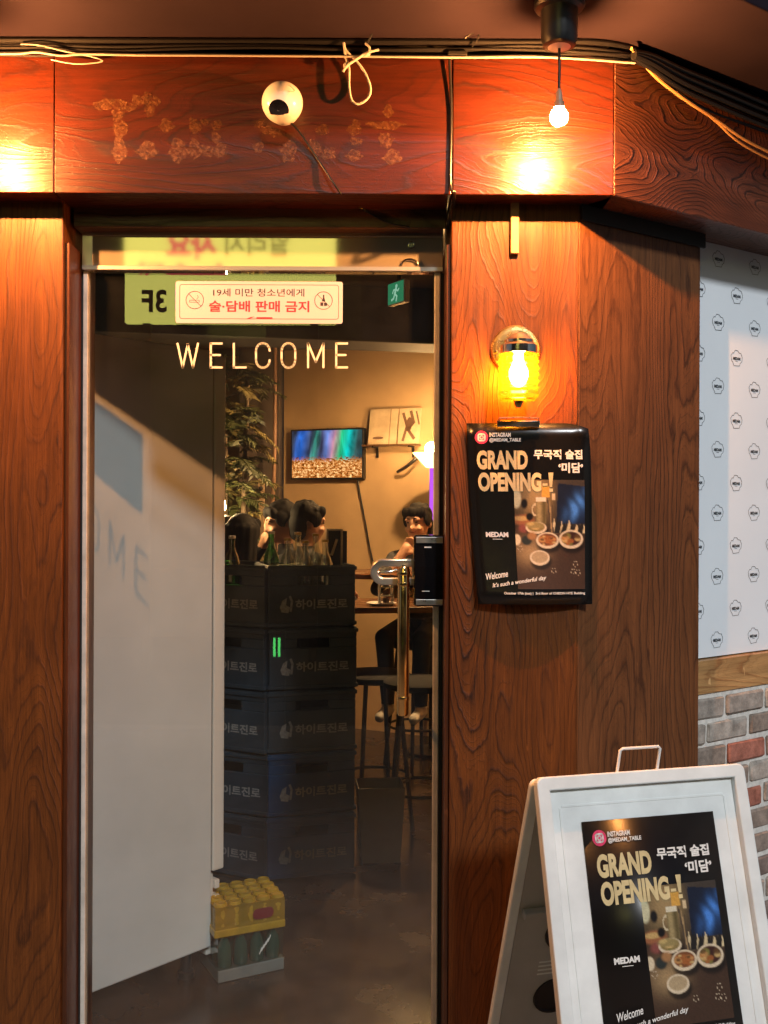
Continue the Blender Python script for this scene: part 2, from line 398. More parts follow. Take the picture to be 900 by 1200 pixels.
mz = N(t, 'ShaderNodeMixShader'); t.links.new(mr_.outputs[0], mz.inputs[0]); t.links.new(prev, mz.inputs[1]); t.links.new(df_.outputs[0], mz.inputs[2]); t.links.new(mz.outputs[0], om.inputs[0])
m = glass('lamp_glass', (0.96, 0.74, 0.30), 0.10, 0.22, (1.0, 0.85, 0.5))
t = m.node_tree; om = [n for n in t.nodes if n.type == 'OUTPUT_MATERIAL'][0]; prev = om.inputs[0].links[0].from_socket
tl_ = N(t, 'ShaderNodeBsdfTranslucent'); tl_.inputs[0].default_value = (0.95, 0.60, 0.06, 1)
mz = N(t, 'ShaderNodeMixShader'); mz.inputs[0].default_value = 0.03; t.links.new(prev, mz.inputs[1]); t.links.new(tl_.outputs[0], mz.inputs[2]); t.links.new(mz.outputs[0], om.inputs[0])
glass('bottle_clear', (0.80, 0.83, 0.76), 0.12, 0.22)
glass('bottle_green', (0.22, 0.66, 0.22), 0.05, 0.10)
plain('fridge_white', (0.58, 0.60, 0.60), 0.42, var=0.08, vscale=3, rvar=0.08)
plain('fridge_trim', (0.66, 0.64, 0.60), 0.4)
plain('crate_green', (0.018, 0.033, 0.052), 0.5, var=0.35, vscale=7, bump=0.1)
plain('crate_blue', (0.008, 0.045, 0.13), 0.45, var=0.3, vscale=7, bump=0.1)
plain('crate_print', (0.21, 0.22, 0.23), 0.6, var=0.3, vscale=60)
plain('can_yellow', (0.42, 0.25, 0.016), 0.3, var=0.2, vscale=30)
plain('pack_red', (0.20, 0.02, 0.025), 0.3)
plain('pack_tray', (0.16, 0.17, 0.16), 0.6, var=0.2)
plain('bottle_teal', (0.02, 0.09, 0.07), 0.12, spec=0.8)
glass('film', (0.86, 0.92, 0.90), 0.10, 0.16)
m = glass('film_yellow', (0.95, 0.72, 0.15), 0.12, 0.10)
t = m.node_tree; om = [n for n in t.nodes if n.type == 'OUTPUT_MATERIAL'][0]; prev = om.inputs[0].links[0].from_socket
df_ = N(t, 'ShaderNodeBsdfDiffuse'); df_.inputs[0].default_value = (0.40, 0.25, 0.02, 1)
mz = N(t, 'ShaderNodeMixShader'); mz.inputs[0].default_value = 0.55; t.links.new(prev, mz.inputs[1]); t.links.new(df_.outputs[0], mz.inputs[2]); t.links.new(mz.outputs[0], om.inputs[0])
plain('floor_in', (0.036, 0.023, 0.017), 0.24, var=0.35, vscale=2.5, rvar=0.12)
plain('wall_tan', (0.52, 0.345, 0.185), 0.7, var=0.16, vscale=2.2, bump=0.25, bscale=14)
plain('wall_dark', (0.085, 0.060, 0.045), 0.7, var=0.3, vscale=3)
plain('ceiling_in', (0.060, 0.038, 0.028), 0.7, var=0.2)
plain('black_metal', (0.012, 0.011, 0.011), 0.4)
plain('hair', (0.010, 0.008, 0.007), 0.75, spec=0.2, bump=0.5, bscale=160)
plain('skin', (0.50, 0.27, 0.17), 0.5)
plain('cloth_black', (0.012, 0.012, 0.014), 0.85)
plain('cloth_grey', (0.075, 0.072, 0.075), 0.85, var=0.2, vscale=30)
plain('cloth_tan', (0.040, 0.040, 0.045), 0.85, var=0.2, vscale=30)
plain('shoe', (0.55, 0.53, 0.50), 0.6)
plain('mouth', (0.28, 0.08, 0.06), 0.5)
plain('eye', (0.01, 0.008, 0.007), 0.2)
plain('leaf', (0.075, 0.085, 0.028), 0.45, var=0.5, vscale=6)
plain('leaf_dry', (0.20, 0.16, 0.055), 0.5, var=0.4, vscale=6)
plain('bark', (0.11, 0.075, 0.045), 0.85, bump=0.6, bscale=60)
plain('pot', (0.36, 0.25, 0.15), 0.6, var=0.15)
plain('copper_pipe', (0.36, 0.20, 0.12), 0.45, var=0.2)
plain('record_tan', (0.55, 0.42, 0.28), 0.5, var=0.2, vscale=12)
plain('record_dark', (0.15, 0.08, 0.05), 0.5)
plain('photo_dark', (0.03, 0.025, 0.02), 0.25)
plain('picture_mat', (0.62, 0.50, 0.34), 0.5)
plain('asphalt', (0.05, 0.05, 0.052), 0.85, var=0.3, vscale=12, bump=0.4, bscale=90)
plain('paving', (0.20, 0.19, 0.18), 0.8, var=0.25, vscale=10, bump=0.3, bscale=80)
plain('kerb', (0.28, 0.27, 0.26), 0.8, var=0.2)
plain('facade', (0.055, 0.050, 0.048), 0.8, var=0.2, vscale=2)
plain('facade_win', (0.02, 0.022, 0.026), 0.1)
emis('sign_yellow', (0.86, 0.80, 0.17), 2.8)
emis('sign_red', (0.75, 0.06, 0.09), 2.6)
plain('sign_black', (0.004, 0.004, 0.004), 0.5)
plain('sign_olive', (0.16, 0.13, 0.03), 0.5)
emis('sign_blue', (0.28, 0.48, 0.95), 3.2)
emis('sign_pink', (0.60, 0.12, 0.35), 2.6)
emis('green_led', (0.12, 1.0, 0.2), 3.0)
emis('exit_green', (0.03, 0.40, 0.18), 0.32)
emis('exit_white', (0.45, 0.9, 0.65), 0.42)
emis('shade_lit', (1.0, 0.62, 0.16), 7.0)
emis('lamp_core', (1.0, 0.56, 0.22), 260.0)
emis('spot_fill', (1.0, 0.58, 0.24), 4000.0)  # glow added inside the dark shade to brighten the room
emis('neon_purple', (0.55, 0.10, 0.85), 0.9)
emis('candle', (1.0, 0.66, 0.30), 400.0)

# screen with an aurora over city lights
m = bpy.data.materials.new('aurora_screen'); m.use_nodes = True; M_['aurora_screen'] = m
t = m.node_tree; t.nodes.clear(); L = t.links
tc = N(t, 'ShaderNodeTexCoord'); sx = N(t, 'ShaderNodeSeparateXYZ'); L.new(tc.outputs['Generated'], sx.inputs[0])
mp = N(t, 'ShaderNodeMapping'); mp.inputs['Scale'].default_value = (5.0, 1, 1.1); mp.inputs['Rotation'].default_value = (0, R(-14), 0); L.new(tc.outputs['Generated'], mp.inputs[0])
n1 = N(t, 'ShaderNodeTexNoise', inp={'Scale': 1.3, 'Detail': 2.5, 'Distortion': 0.6}); L.new(mp.outputs[0], n1.inputs['Vector'])
rp = N(t, 'ShaderNodeValToRGB'); cr = rp.color_ramp
cr.elements[0].position = 0.0; cr.elements[0].color = (0.05, 0.07, 0.13, 1); cr.elements[1].position = 1.0; cr.elements[1].color = (0.03, 0.07, 0.09, 1)
for p_, c_ in ((0.12, (0.02, 0.16, 0.75)), (0.24, (0.10, 0.14, 0.28)), (0.32, (0.06, 0.42, 0.32)), (0.40, (0.12, 0.12, 0.28)), (0.50, (0.16, 0.26, 0.70)), (0.60, (0.50, 0.22, 0.30)), (0.70, (0.02, 0.55, 0.24)), (0.82, (0.0, 0.50, 0.48)), (0.92, (0.05, 0.12, 0.12))):
    e = cr.elements.new(p_); e.color = (*c_, 1)
av = N(t, 'ShaderNodeMath', operation='MULTIPLY_ADD'); av.inputs[1].default_value = 0.12; L.new(n1.outputs[0], av.inputs[0])
zs = N(t, 'ShaderNodeMath', operation='MULTIPLY_ADD'); zs.inputs[1].default_value = -0.10; L.new(sx.outputs['Z'], zs.inputs[0]); L.new(sx.outputs['X'], zs.inputs[2])
L.new(zs.outputs[0], av.inputs[2]); L.new(av.outputs[0], rp.inputs[0])
inten = N(t, 'ShaderNodeMapRange', inp={1: 0.35, 2: 0.7, 3: 0.25, 4: 1.7}); L.new(n1.outputs[0], inten.inputs[0])
sky_c = N(t, 'ShaderNodeVectorMath', operation='SCALE'); L.new(rp.outputs[0], sky_c.inputs[0]); L.new(inten.outputs[0], sky_c.inputs[3])
n2 = N(t, 'ShaderNodeTexNoise', inp={'Scale': 22.0, 'Detail': 4.0, 'Roughness': 0.8}); L.new(tc.outputs['Generated'], n2.inputs['Vector'])
rp2 = N(t, 'ShaderNodeValToRGB'); cr = rp2.color_ramp
cr.elements[0].position = 0.40; cr.elements[0].color = (0.05, 0.010, 0.0, 1); cr.elements[1].position = 0.66; cr.elements[1].color = (1.6, 1.2, 0.55, 1)
e = cr.elements.new(0.50); e.color = (0.75, 0.20, 0.02, 1)
L.new(n2.outputs[0], rp2.inputs[0])
zz = N(t, 'ShaderNodeMath', operation='MULTIPLY_ADD'); zz.inputs[1].default_value = 0.6; L.new(n2.outputs[0], zz.inputs[0]); L.new(sx.outputs['Z'], zz.inputs[2])
mk = N(t, 'ShaderNodeMapRange', inp={1: 0.66, 2: 0.74}); L.new(zz.outputs[0], mk.inputs[0])
mx = N(t, 'ShaderNodeMix', data_type='RGBA'); L.new(mk.outputs[0], mx.inputs[0]); L.new(rp2.outputs[0], mx.inputs[6]); L.new(sky_c.outputs[0], mx.inputs[7])
e = N(t, 'ShaderNodeEmission'); e.inputs[1].default_value = 0.75; L.new(mx.outputs[2], e.inputs[0])
o = N(t, 'ShaderNodeOutputMaterial'); L.new(e.outputs[0], o.inputs[0])

# ------------------------------------------------------------------ dimensions of the front
PZ = 458.0
ANG = R(35)
AX = Vector((math.cos(ANG), math.sin(ANG), 0))           # along the angled wall
AN = Vector((math.sin(ANG), -math.cos(ANG), 0))          # out of the angled wall
CORNER = Vector(((677-450)/PZ, 0, 0))                    # pillar corner where the wall turns
Z_BEAM0 = CAM_H + (590-228)/472.0                        # underside of the fascia beam
Z_BEAM1 = CAM_H + (590-64)/472.0
Z_CAN = CAM_H + (590-48)/472.0                           # canopy soffit
BP = 0.08                                                # the beam stands this far out of the pillars
XL = (73-450)/PZ                                         # left pillar edge
XR = (528-450)/PZ                                        # right pillar left edge
DOOR_Y = 0.12

# ------------------------------------------------------------------ setting
def structure(name, mb, mat, **k):
    return tag(mb.build(name, mat, **k), kind='structure')

structure('ground', MB().box(-150, 150, -150, 150, -0.3, -0.12), 'asphalt')
structure('pavement', MB().box(-14, 14, -4.4, 5, -0.119, -0.02), 'paving')
structure('kerb', MB().box(-14, 14, -4.55, -4.402, -0.119, -0.012), 'kerb')
structure('floor', MB().box(-2.1, 1.9, 0.0, 6.4, -0.019, 0.0), 'floor_in')
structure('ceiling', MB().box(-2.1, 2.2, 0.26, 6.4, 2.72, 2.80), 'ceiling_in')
# canopy soffit follows the corner of the front
cpts = [Vector((-3, -0.40, 0)), Vector((CORNER.x + 0.16, -0.40, 0))]
e2 = cpts[1] + AX * 2.6
cpts += [e2, e2 - AN * 2.2, Vector((-3, 0.25, 0))]
mb = MB(); n = len(cpts)
vs = [(p.x, p.y, Z_CAN) for p in cpts] + [(p.x, p.y, Z_CAN + 0.35) for p in cpts]
fs = [tuple(reversed(range(n))), tuple(range(n, 2*n))] + [(i, (i+1) % n, n+(i+1) % n, n+i) for i in range(n)]
structure('canopy_soffit', mb.add(vs, fs), 'canopy', bevel=0.004)
# room walls
WA = R(-25)
bw0 = P(335, 590, 4.9); bw0.z = 0
wd = Vector((math.cos(WA), math.sin(WA), 0)); wn = Vector((wd.y, -wd.x, 0))
wr = wd.angle_signed if False else WA
back = structure('wall_back', MB().box(-0.02, 3.0, 0, 0.1, 0, 2.72), 'wall_tan', loc=bw0, rot=(0, 0, WA))
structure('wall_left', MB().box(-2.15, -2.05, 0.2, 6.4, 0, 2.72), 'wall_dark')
structure('wall_right', MB().box(1.35, 1.45, 0.72, 5.2, 0, 2.72), 'wall_tan')
structure('wall_far', MB().box(-2.1, bw0.x - 0.34, 5.2, 5.3, 0, 2.72), 'wall_tan')
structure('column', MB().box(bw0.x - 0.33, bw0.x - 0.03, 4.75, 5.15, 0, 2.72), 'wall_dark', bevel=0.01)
structure('soffit_beam', MB().box(-2.3, 2.2, -0.1, 0.22, 2.43, 2.715), 'dark_board', loc=(0, 2.75, 0), rot=(0, 0, R(12)), bevel=0.006)

# ------------------------------------------------------------------ shop front
# left pillar
lp = thing('wooden_pillar', (XL - 0.5, 0, 0), 'orange brown wooden pillar with tall looping grain left of the glass door', 'pillar')
MB().box(-0.9, 0.5, 0, 0.26, -0.02, Z_BEAM0 + 0.2).build('face_board', 'wood_pillar_a', lp, bevel=0.003)
MB().box(0.5002, 0.512, 0.012, 0.25, 0, Z_BEAM0 - 0.1).build('jamb_board', 'wood_jamb', lp, bevel=0.002)
# right pillar
rp_ = thing('wooden_pillar', (XR, 0, 0), 'orange brown wooden pillar carrying the wall lamp and the black poster', 'pillar')
W1 = CORNER.x - XR
MB().box(0, W1, 0, 0.26, -0.02, Z_BEAM0 + 0.2).build('face_board', 'wood_pillar_b', rp_, bevel=0.003)
MB().box(-0.012, -0.0002, 0.012, 0.25, 0, Z_BEAM0 - 0.1).build('jamb_board', 'wood_jamb', rp_, bevel=0.002)
# angled panel
ap = thing('angled_panel', CORNER, 'dull brown wooden panel angled away between pillar and white patterned board', 'panel', ANG)
PL = 0.485
MB().box(0.002, PL, 0.0, 0.06, -0.02, Z_BEAM0 + 0.1).build('face_board', 'wood_angled', ap, bevel=0.003)
MB().box(0.004, PL + 0.012, -0.008, -0.001, Z_BEAM0 - 0.040, Z_BEAM0 + 0.06).build('dark_header', 'dark_board', ap)
# fascia beam : front boards and the return board
fb = thing('fascia_beam', (0, -BP, 0), 'deep reddish brown wooden fascia beam over the door with old glue marks', 'beam')
XB = (717-450)/472.0
def bx(px): return (px-450)/472.0
for (a, b_, mt) in ((-2.2, bx(62)-0.0008, 'wood_beam_b'), (bx(62)+0.0008, bx(528)-0.0015, 'wood_beam_a'), (bx(528)+0.0015, XB, 'wood_beam_b')):
    MB().box(a, b_, 0.0, BP + 0.2, Z_BEAM0, Z_BEAM1).build('fascia_board', mt, fb, bevel=0.0025)
MB().box(-2.2, XB - 0.01, 0.02, BP + 0.2, Z_BEAM1 + 0.001, Z_CAN + 0.02).build('dark_backing', 'dark_board', fb)
rb = MB().box(0.003, 2.6, 0, 0.2, Z_BEAM0, Z_BEAM1).build('return_board', 'wood_beam_c', fb, loc=(XB, 0, 0), rot=(0, 0, ANG), bevel=0.003)
MB().box(0.01, 2.6, 0.02, 0.2, Z_BEAM1 + 0.001, Z_CAN + 0.02).build('dark_backing', 'dark_board', fb, loc=(XB, 0, 0), rot=(0, 0, ANG))
# glue left behind by removed letters
def blob(cx, cz, rx, rz, seed, n=30):
    rnd = random.Random(seed); ph = rnd.random()*6
    return [(cx + rx*(1+0.2*math.sin(3*a+ph)+.1*math.sin(7*a-ph)+rnd.uniform(-.06,.06))*math.cos(a), cz + rz*(1+0.18*math.cos(2*a+ph)+.1*math.cos(5*a+ph)+rnd.uniform(-.06,.06))*math.sin(a)) for a in [2*math.pi*i/n for i in range(n)]]
glue = [(122,123,9,6),(138,122,8,6),(139,133,6,6),(150,125,7,5),(161,118,6,6),(172,116,6,6),(176,128,5,8),(183,118,4,5),(140,150,7,11),(140,175,7,12),
        (173,176,10,8),(195,147,7,6),(209,176,9,11),(228,148,6,8),(240,143,4,4),(254,147,5,6),(253,161,5,5),(228,175,7,9),(244,177,9,6),(258,176,8,7),
        (306,145,7,5),(318,154,11,6),(303,173,5,6),(338,178,8,12),(378,152,7,5),(368,172,6,7),(384,180,9,6),(416,150,7,7),(417,166,6,5),(415,182,8,5),
        (455,130,5,6),(452,147,17,5),(452,165,7,9),(460,184,9,7)]
for i, (px, py, rx, ry) in enumerate(glue):
    p = P(px, py, -BP)
    MB().poly(blob(p.x, p.z, rx*1.22/472, ry*1.18/472, i), -0.0005 - 0.0002*(i % 3)).build('glue_patch', 'glue', fb)
# lintel over the door
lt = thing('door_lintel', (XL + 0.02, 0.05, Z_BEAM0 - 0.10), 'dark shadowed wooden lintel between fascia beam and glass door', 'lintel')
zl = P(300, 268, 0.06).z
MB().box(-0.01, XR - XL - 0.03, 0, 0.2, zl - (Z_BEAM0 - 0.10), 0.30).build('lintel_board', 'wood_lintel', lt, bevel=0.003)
# thin trunking stick under the beam
p0, p1 = P(599, 222, -0.012), P(608, 297, -0.012)
tag(MB().box(p0.x, p1.x, -0.014, -0.0005, p1.z, Z_BEAM0 + 0.01).build('trunking_stick', 'wood_stick', bevel=0.0015), 'short thin yellowish wooden stick hanging below the fascia beam', 'stick')

# brick wall with oak cap and white patterned board
BW = CORNER + AX * (PL + 0.002) - AN * 0.035
Z_TR0 = 1.6 - 225/411.0; Z_TR1 = Z_TR0 + 0.098
bwl = thing('brick_wall', BW, 'reclaimed brick wall with pale mortar under the white patterned board', 'wall', ANG)
LW = 1.5
MB().box(0, LW, -0.002, 0.14, -0.02, Z_TR0).build('mortar', 'mortar', bwl)
MB().box(0, LW, 0.03, 0.14, Z_TR0 + 0.001, Z_CAN).build('backing_wall', 'wall_dark', bwl)
MB().box(0, LW, -0.008, 0.03, Z_TR0 + 0.001, Z_TR1).build('oak_cap', 'wood_trim', bwl, bevel=0.002)
def brick_mesh(L_, seed):
    rnd = random.Random(seed)
    bm = bmesh.new(); bmesh.ops.create_cube(bm, size=1.0)
    bmesh.ops.scale(bm, vec=(L_, 0.03, 0.058), verts=bm.verts)
    bmesh.ops.bevel(bm, geom=[e for e in bm.edges], offset=0.005, segments=1, affect='EDGES')
    for v in bm.verts: v.co += Vector((rnd.uniform(-.0022,.0022), rnd.uniform(-.001,.001), rnd.uniform(-.0018,.0018)))
    me = bpy.data.meshes.new('brick'); bm.to_mesh(me); bm.free(); return me
bms = {}
rows = int(Z_TR0 / 0.0725) + 1
for r in range(rows):
    z = Z_TR0 - 0.012 - 0.029 - r * 0.0725
    x = -0.02 - (0.10 if r % 2 else 0.0) + random.uniform(-0.015, 0.015)
    while x < 0.9:
        Lb = random.choice((0.175, 0.185, 0.19))
        a, b_ = max(x, 0.003), x + Lb
        if b_ - a > 0.03 and z > 0.02:
            full = abs((b_ - a) - Lb) < 1e-6
            ci = random.choices(range(6), (4, 5, 4, 2, 2, 1))[0]
            key = (round(b_ - a, 3), random.randrange(3) if full else random.random(), ci)
            if key not in bms:
                me = brick_mesh(b_ - a, hash(key) % 999); me.materials.append(M_['brick_%d' % ci]); bms[key] = me
            o = bpy.data.objects.new('brick', bms[key]); C.objects.link(o); o.parent = bwl
            o.location = ((a + b_)/2, 0.004 + random.uniform(-0.003, 0.003), z + random.uniform(-0.002, 0.002))
            o.rotation_euler = (random.uniform(-.02, .02), random.uniform(-.008, .008), random.uniform(-.015, .015))
        x += Lb + 0.014
wb = thing('patterned_board', BW + Vector((0, 0, Z_TR1)), 'bluish white board printed with rows of small cloud shaped MEDAM logos', 'board', ANG)
HB = Z_CAN - Z_TR1 - 0.02
MB().box(0.001, 1.48, 0.012, 0.026, 0.004, HB).build('panel', 'board_white', wb)
def logo_mesh():
    mb = MB()
    K_ = 1.3
    outline = [(x_*1.3, z_*1.3) for x_, z_ in [(-.019,-.004),(-.021,.006),(-.015,.013),(-.011,.012),(-.006,.019),(.004,.0185),(.008,.014),(.016,.013),(.021,.004),(.019,-.006),(.013,-.010),(.011,-.016),(-.010,-.017),(-.013,-.011)]]
    mb.stroke(outline, 0.0014, 0.0, closed=True)
    text_into(mb, 'MEDAM', -.0175, .0175, -.0045, .0045, -0.0001, bold=0.045)
    mb.quad(-.006, .006, -.0085, -.0075)
    return mb
lg = logo_mesh().build('printed_logo', 'ink_logo', wb)
first = True
col = 0; x = 0.052
while x < 1.4:
    zz = (0.105 if col % 2 == 0 else 0.016) + 0.035
    while zz < HB - 0.03:
        o = lg if first else lg.copy()
        if not first: C.objects.link(o); o.parent = wb
        o.location = (x, 0.0112, zz); first = False
        zz += 0.187
    x += 0.088; col += 1

# ------------------------------------------------------------------ glass door
dz1 = P(300, 273, DOOR_Y).z; dzr = P(300, 319, DOOR_Y).z
dx0 = XL + 0.018; dx1 = XR - 0.016
DW = dx1 - dx0
door = thing('glass_door', (dx0, DOOR_Y, 0), 'glass shop door with steel top rail, gold handle and cream WELCOME lettering', 'door')
MB().box(0.012, DW - 0.012, 0.0, 0.010, 0.012, dzr - 0.0005).build('glass_pane', 'pane', door)
rail = MB().box(0, DW, -0.016, 0.026, dzr, dz1).build('top_rail', 'rail_steel', door, bevel=0.003)
MB().box(0.0, 0.028, -0.0185, -0.0162, dzr + 0.004, dz1 - 0.004).build('end_cap', 'brushed', rail, bevel=0.001)
MB().box(0.0, DW, -0.0205, -0.0162, dzr + 0.0005, dzr + 0.0115).build('rail_lip', 'lip_steel', rail, bevel=0.001)
MB().box(0.0, DW, -0.0205, -0.0162, dz1 - 0.014, dz1 - 0.001).build('rail_lip', 'lip_steel', rail, bevel=0.001)
q = P(482, 287, DOOR_Y - 0.018)
MB().lathe([(0.009, 0), (0.009, 0.004), (0.0065, 0.0045), (0.0065, 0.002)], 20, Matrix.Translation((q.x - dx0, -0.0165, q.z)) @ Matrix.Rotation(R(90), 4, 'X')).build('keyhole', 'chrome', rail, smooth=True)
q = P(480, 305, DOOR_Y - 0.018)
arc = [(q.x - dx0 + 0.021*math.cos(a), -0.019, q.z - 0.012 + 0.014*math.sin(a)) for a in [math.pi*i/12 for i in range(13)]]
MB().tube(arc, 0.0035, 8).build('rail_badge', 'chrome', rail, smooth=True)
MB().box(0, 0.012, -0.008, 0.018, 0.01, dzr - 0.001).build('edge_channel', 'grey_strip', door, bevel=0.0015)
MB().box(DW - 0.022, DW - 0.006, -0.006, 0.016, 0.01, dzr - 0.001).build('edge_brush', 'grey_strip', door, bevel=0.003)
MB().box(DW - 0.006, DW + 0.004, 0.0, 0.02, 0.01, dzr - 0.001).build('edge_seal', 'gasket', door)
MB().box(-0.008, 0.0, 0.0, 0.02, 0.01, dzr - 0.001).build('edge_seal', 'gasket', door)
MB().box(0.012, DW - 0.022, -0.012, 0.022, 0.01, 0.09).build('bottom_rail', 'brushed', door, bevel=0.002)
# WELCOME
mb = MB()
def gl(px, py):
    p = P(px, py, DOOR_Y - 0.001); return (p.x - dx0, p.z)
T_, B_ = 402.5, 430.5
def rr_path(x0, x1, y0, y1, r, a0, a1, n=6):
    pass
def arc_pts(cx, cy, rx, ry, a0, a1, n=7):
    return [(cx + rx*math.cos(R(a0+(a1-a0)*i/n)), cy - ry*math.sin(R(a0+(a1-a0)*i/n))) for i in range(n+1)]
SW = 0.0056
def st(pts, closed=False): mb.stroke([gl(*p) for p in pts], SW, -0.0006, closed)
st([(208,T_),(214,B_),(220,T_+1),(226,B_),(232,T_)])
st([(260,T_),(247,T_),(247,B_),(260,B_)]); st([(247,416),(258,416)])
st([(274,T_),(274,B_),(288,B_)])
st(arc_pts(308,411,8,9,0,180) + arc_pts(308,422,8,9,180,360))
st(arc_pts(338,411,8,9,0,180) + arc_pts(338,422,8,9,180,360), True)
st([(361,B_),(361,T_),(370,424),(379,T_),(379,B_)])
st([(407,T_),(394,T_),(394,B_),(407,B_)]); st([(394,416),(405,416)])
mb.build('welcome_lettering', 'letter_cream', door, fix=False)
# handle
h0 = P(473, 664, DOOR_Y - 0.055); h1 = P(473, 838, DOOR_Y - 0.055)
hx = h0.x - dx0
hd = MB().lathe([(0.004, h1.z - 0.004), (0.013, h1.z), (0.0155, h1.z + 0.006), (0.0155, h0.z - 0.006), (0.013, h0.z), (0.004, h0.z + 0.004)], 24, Matrix.Translation((hx, -0.055, 0))).build('handle', 'gold', door, smooth=True)
for zz in (h0.z - 0.035, h1.z + 0.045):
    MB().tube([(hx, -0.045, zz), (hx, 0.0, zz)], 0.008, 14).build('handle_standoff', 'gold', hd, smooth=True)
for zz in (h0.z - 0.022, h0.z - 0.05, h1.z + 0.04):
    MB().lathe([(0.0165, zz), (0.0172, zz + 0.002), (0.0172, zz + 0.008), (0.0165, zz + 0.010)], 24, Matrix.Translation((hx, -0.055, 0))).build('handle_ring', 'gold', hd, smooth=True)
# digital lock
a = P(485, 627, DOOR_Y - 0.045); b_ = P(524, 711, DOOR_Y - 0.045)
lx0, lx1, lz0, lz1 = a.x - dx0, b_.x - dx0, b_.z, a.z
lk = MB().box(lx0, lx1, -0.045, -0.001, lz0, lz1).build('digital_lock', 'lock_gloss', door, bevel=0.006, seg=3)
MB().box(lx0 + 0.006, lx1 - 0.012, -0.0475, -0.0452, lz1 - 0.021, lz1 - 0.005).build('lock_trim', 'brushed', lk, bevel=0.001)
MB().box(lx0 + 0.006, lx1 - 0.012, -0.0475, -0.0452, lz0 + 0.005, lz0 + 0.019).build('lock_trim', 'brushed', lk, bevel=0.001)
mb = MB(); mb.quad(lx0 + .028, lx0 + .046, lz1 - .0335, lz1 - .0305, -.0455); mb.quad(lx0 + .022, lx0 + .042, lz0 + .040, lz0 + .0415, -.0455)
mb.build('lock_print', 'print_white', lk, fix=False)
# strap bracket with slot, left of the lock
a = P(434, 655, DOOR_Y - 0.02); b_ = P(488, 686, DOOR_Y - 0.02)
sx0, sx1, sz0, sz1 = a.x - dx0, b_.x - dx0, b_.z, a.z
rO = (sz1 - sz0)/2; cz = (sz0 + sz1)/2
outer = [(sx1, sz0), (sx1, sz1)] + [(sx0 + rO + rO*math.cos(R(90+180*i/12)), cz + rO*math.sin(R(90+180*i/12))) for i in range(13)]
rI = rO*0.42
inner = [(sx1 - 0.012, cz - rI), (sx1 - 0.012, cz + rI)] + [(sx0 + rO + rI*math.cos(R(90+180*i/12)), cz + rI*math.sin(R(90+180*i/12))) for i in range(13)]
mb = MB(); n = len(outer)
vs = [(x, -0.022, z) for x, z in outer] + [(x, -0.022, z) for x, z in inner] + [(x, -0.001, z) for x, z in outer] + [(x, -0.001, z) for x, z in inner]
fs = []
for i in range(n):
    j = (i+1) % n
    fs += [(i, j, n+j, n+i), (2*n+i, 3*n+i, 3*n+j, 2*n+j), (i, 2*n+i, 2*n+j, j), (n+i, n+j, 3*n+j, 3*n+i)]
mb.add(vs, fs)
sb = mb.build('strap_bracket', 'brushed', door, smooth=30, bevel=0.003)
MB().tube([(sx0 + 0.018, -0.016, cz - 0.006), (sx0 + 0.03, -0.02, cz + 0.002), (sx0 + 0.055, -0.018, cz + 0.001), (sx0 + 0.07, -0.012, cz + 0.006)], 0.004, 10).build('strap_hook', 'chrome', sb, smooth=True)

# sticker
a = P(206, 329.5, DOOR_Y); b_ = P(401.5, 379.5, DOOR_Y)
stk = thing('age_limit_sticker', (a.x, DOOR_Y - 0.0012, b_.z), 'pale pink rectangular no alcohol or tobacco to minors sticker on the glass door', 'sticker')
sw, sh = b_.x - a.x, a.z - b_.z
def rrect(x0, x1, z0, z1, r, n=4):
    pts = []
    for cx, cz_, a0 in ((x1-r, z0+r, -90), (x1-r, z1-r, 0), (x0+r, z1-r, 90), (x0+r, z0+r, 180)):
        pts += [(cx + r*math.cos(R(a0+90*i/n)), cz_ + r*math.sin(R(a0+90*i/n))) for i in range(n+1)]
    return pts
MB().prism(rrect(0, sw, 0, sh, 0.006), 0, 0.001).build('vinyl', 'sticker', stk)
mb = MB()
mb.stroke(rrect(0.011, sw - 0.011, 0.012, sh - 0.009, 0.006), 0.0012, -0.0004, closed=True)
def fx(u, v): return (u*sw, v*sh)
x0_, z0_ = fx(.225, .64); x1_, z1_ = fx(.77, .83)
text_into(mb, '19세 미만 청소년에게', x0_, x1_, z0_, z1_, -0.0005, bold=0.006)
for cx, kind in ((.115, 0), (.885, 1)):
    c = fx(cx, .55); rr_ = .21*sh
    mb.stroke([(c[0]+rr_*math.cos(R(15*i)), c[1]+rr_*math.sin(R(15*i))) for i in range(24)], 0.0014, -0.0005, closed=True)
    mb.stroke([(c[0]-rr_*.7, c[1]+rr_*.7), (c[0]+rr_*.7, c[1]-rr_*.7)], 0.0013, -0.0005)
    if kind == 0:
        mb.stroke(rrect(c[0]-rr_*.6, c[0]+rr_*.5, c[1]-rr_*.25, c[1]-rr_*.02, 0.0005, 1), 0.0009, -0.0005, closed=True)
        mb.stroke([(c[0]+rr_*.2, c[1]+rr_*.1), (c[0]+rr_*.4, c[1]+rr_*.3), (c[0]+rr_*.3, c[1]+rr_*.55)], 0.0009, -0.0005)
    else:
        mb.poly([(c[0]-rr_*.18, c[1]-rr_*.1), (c[0]+rr_*.22, c[1]-rr_*.1), (c[0]+rr_*.1, c[1]+rr_*.35), (c[0]+rr_*.1, c[1]+rr_*.65), (c[0]-rr_*.06, c[1]+rr_*.65), (c[0]-rr_*.06, c[1]+rr_*.35)], -0.0005)
        mb.quad(c[0]-rr_*.35, c[0]-rr_*.02, c[1]-rr_*.6, c[1]-rr_*.2, -0.0005); mb.quad(c[0]+rr_*.06, c[0]+rr_*.4, c[1]-rr_*.6, c[1]-rr_*.25, -0.0005)
mb.build('dark_print', 'ink_dark', stk, fix=False)
mb = MB()
x0_, z0_ = fx(.20, .27); x1_, z1_ = fx(.80, .54)
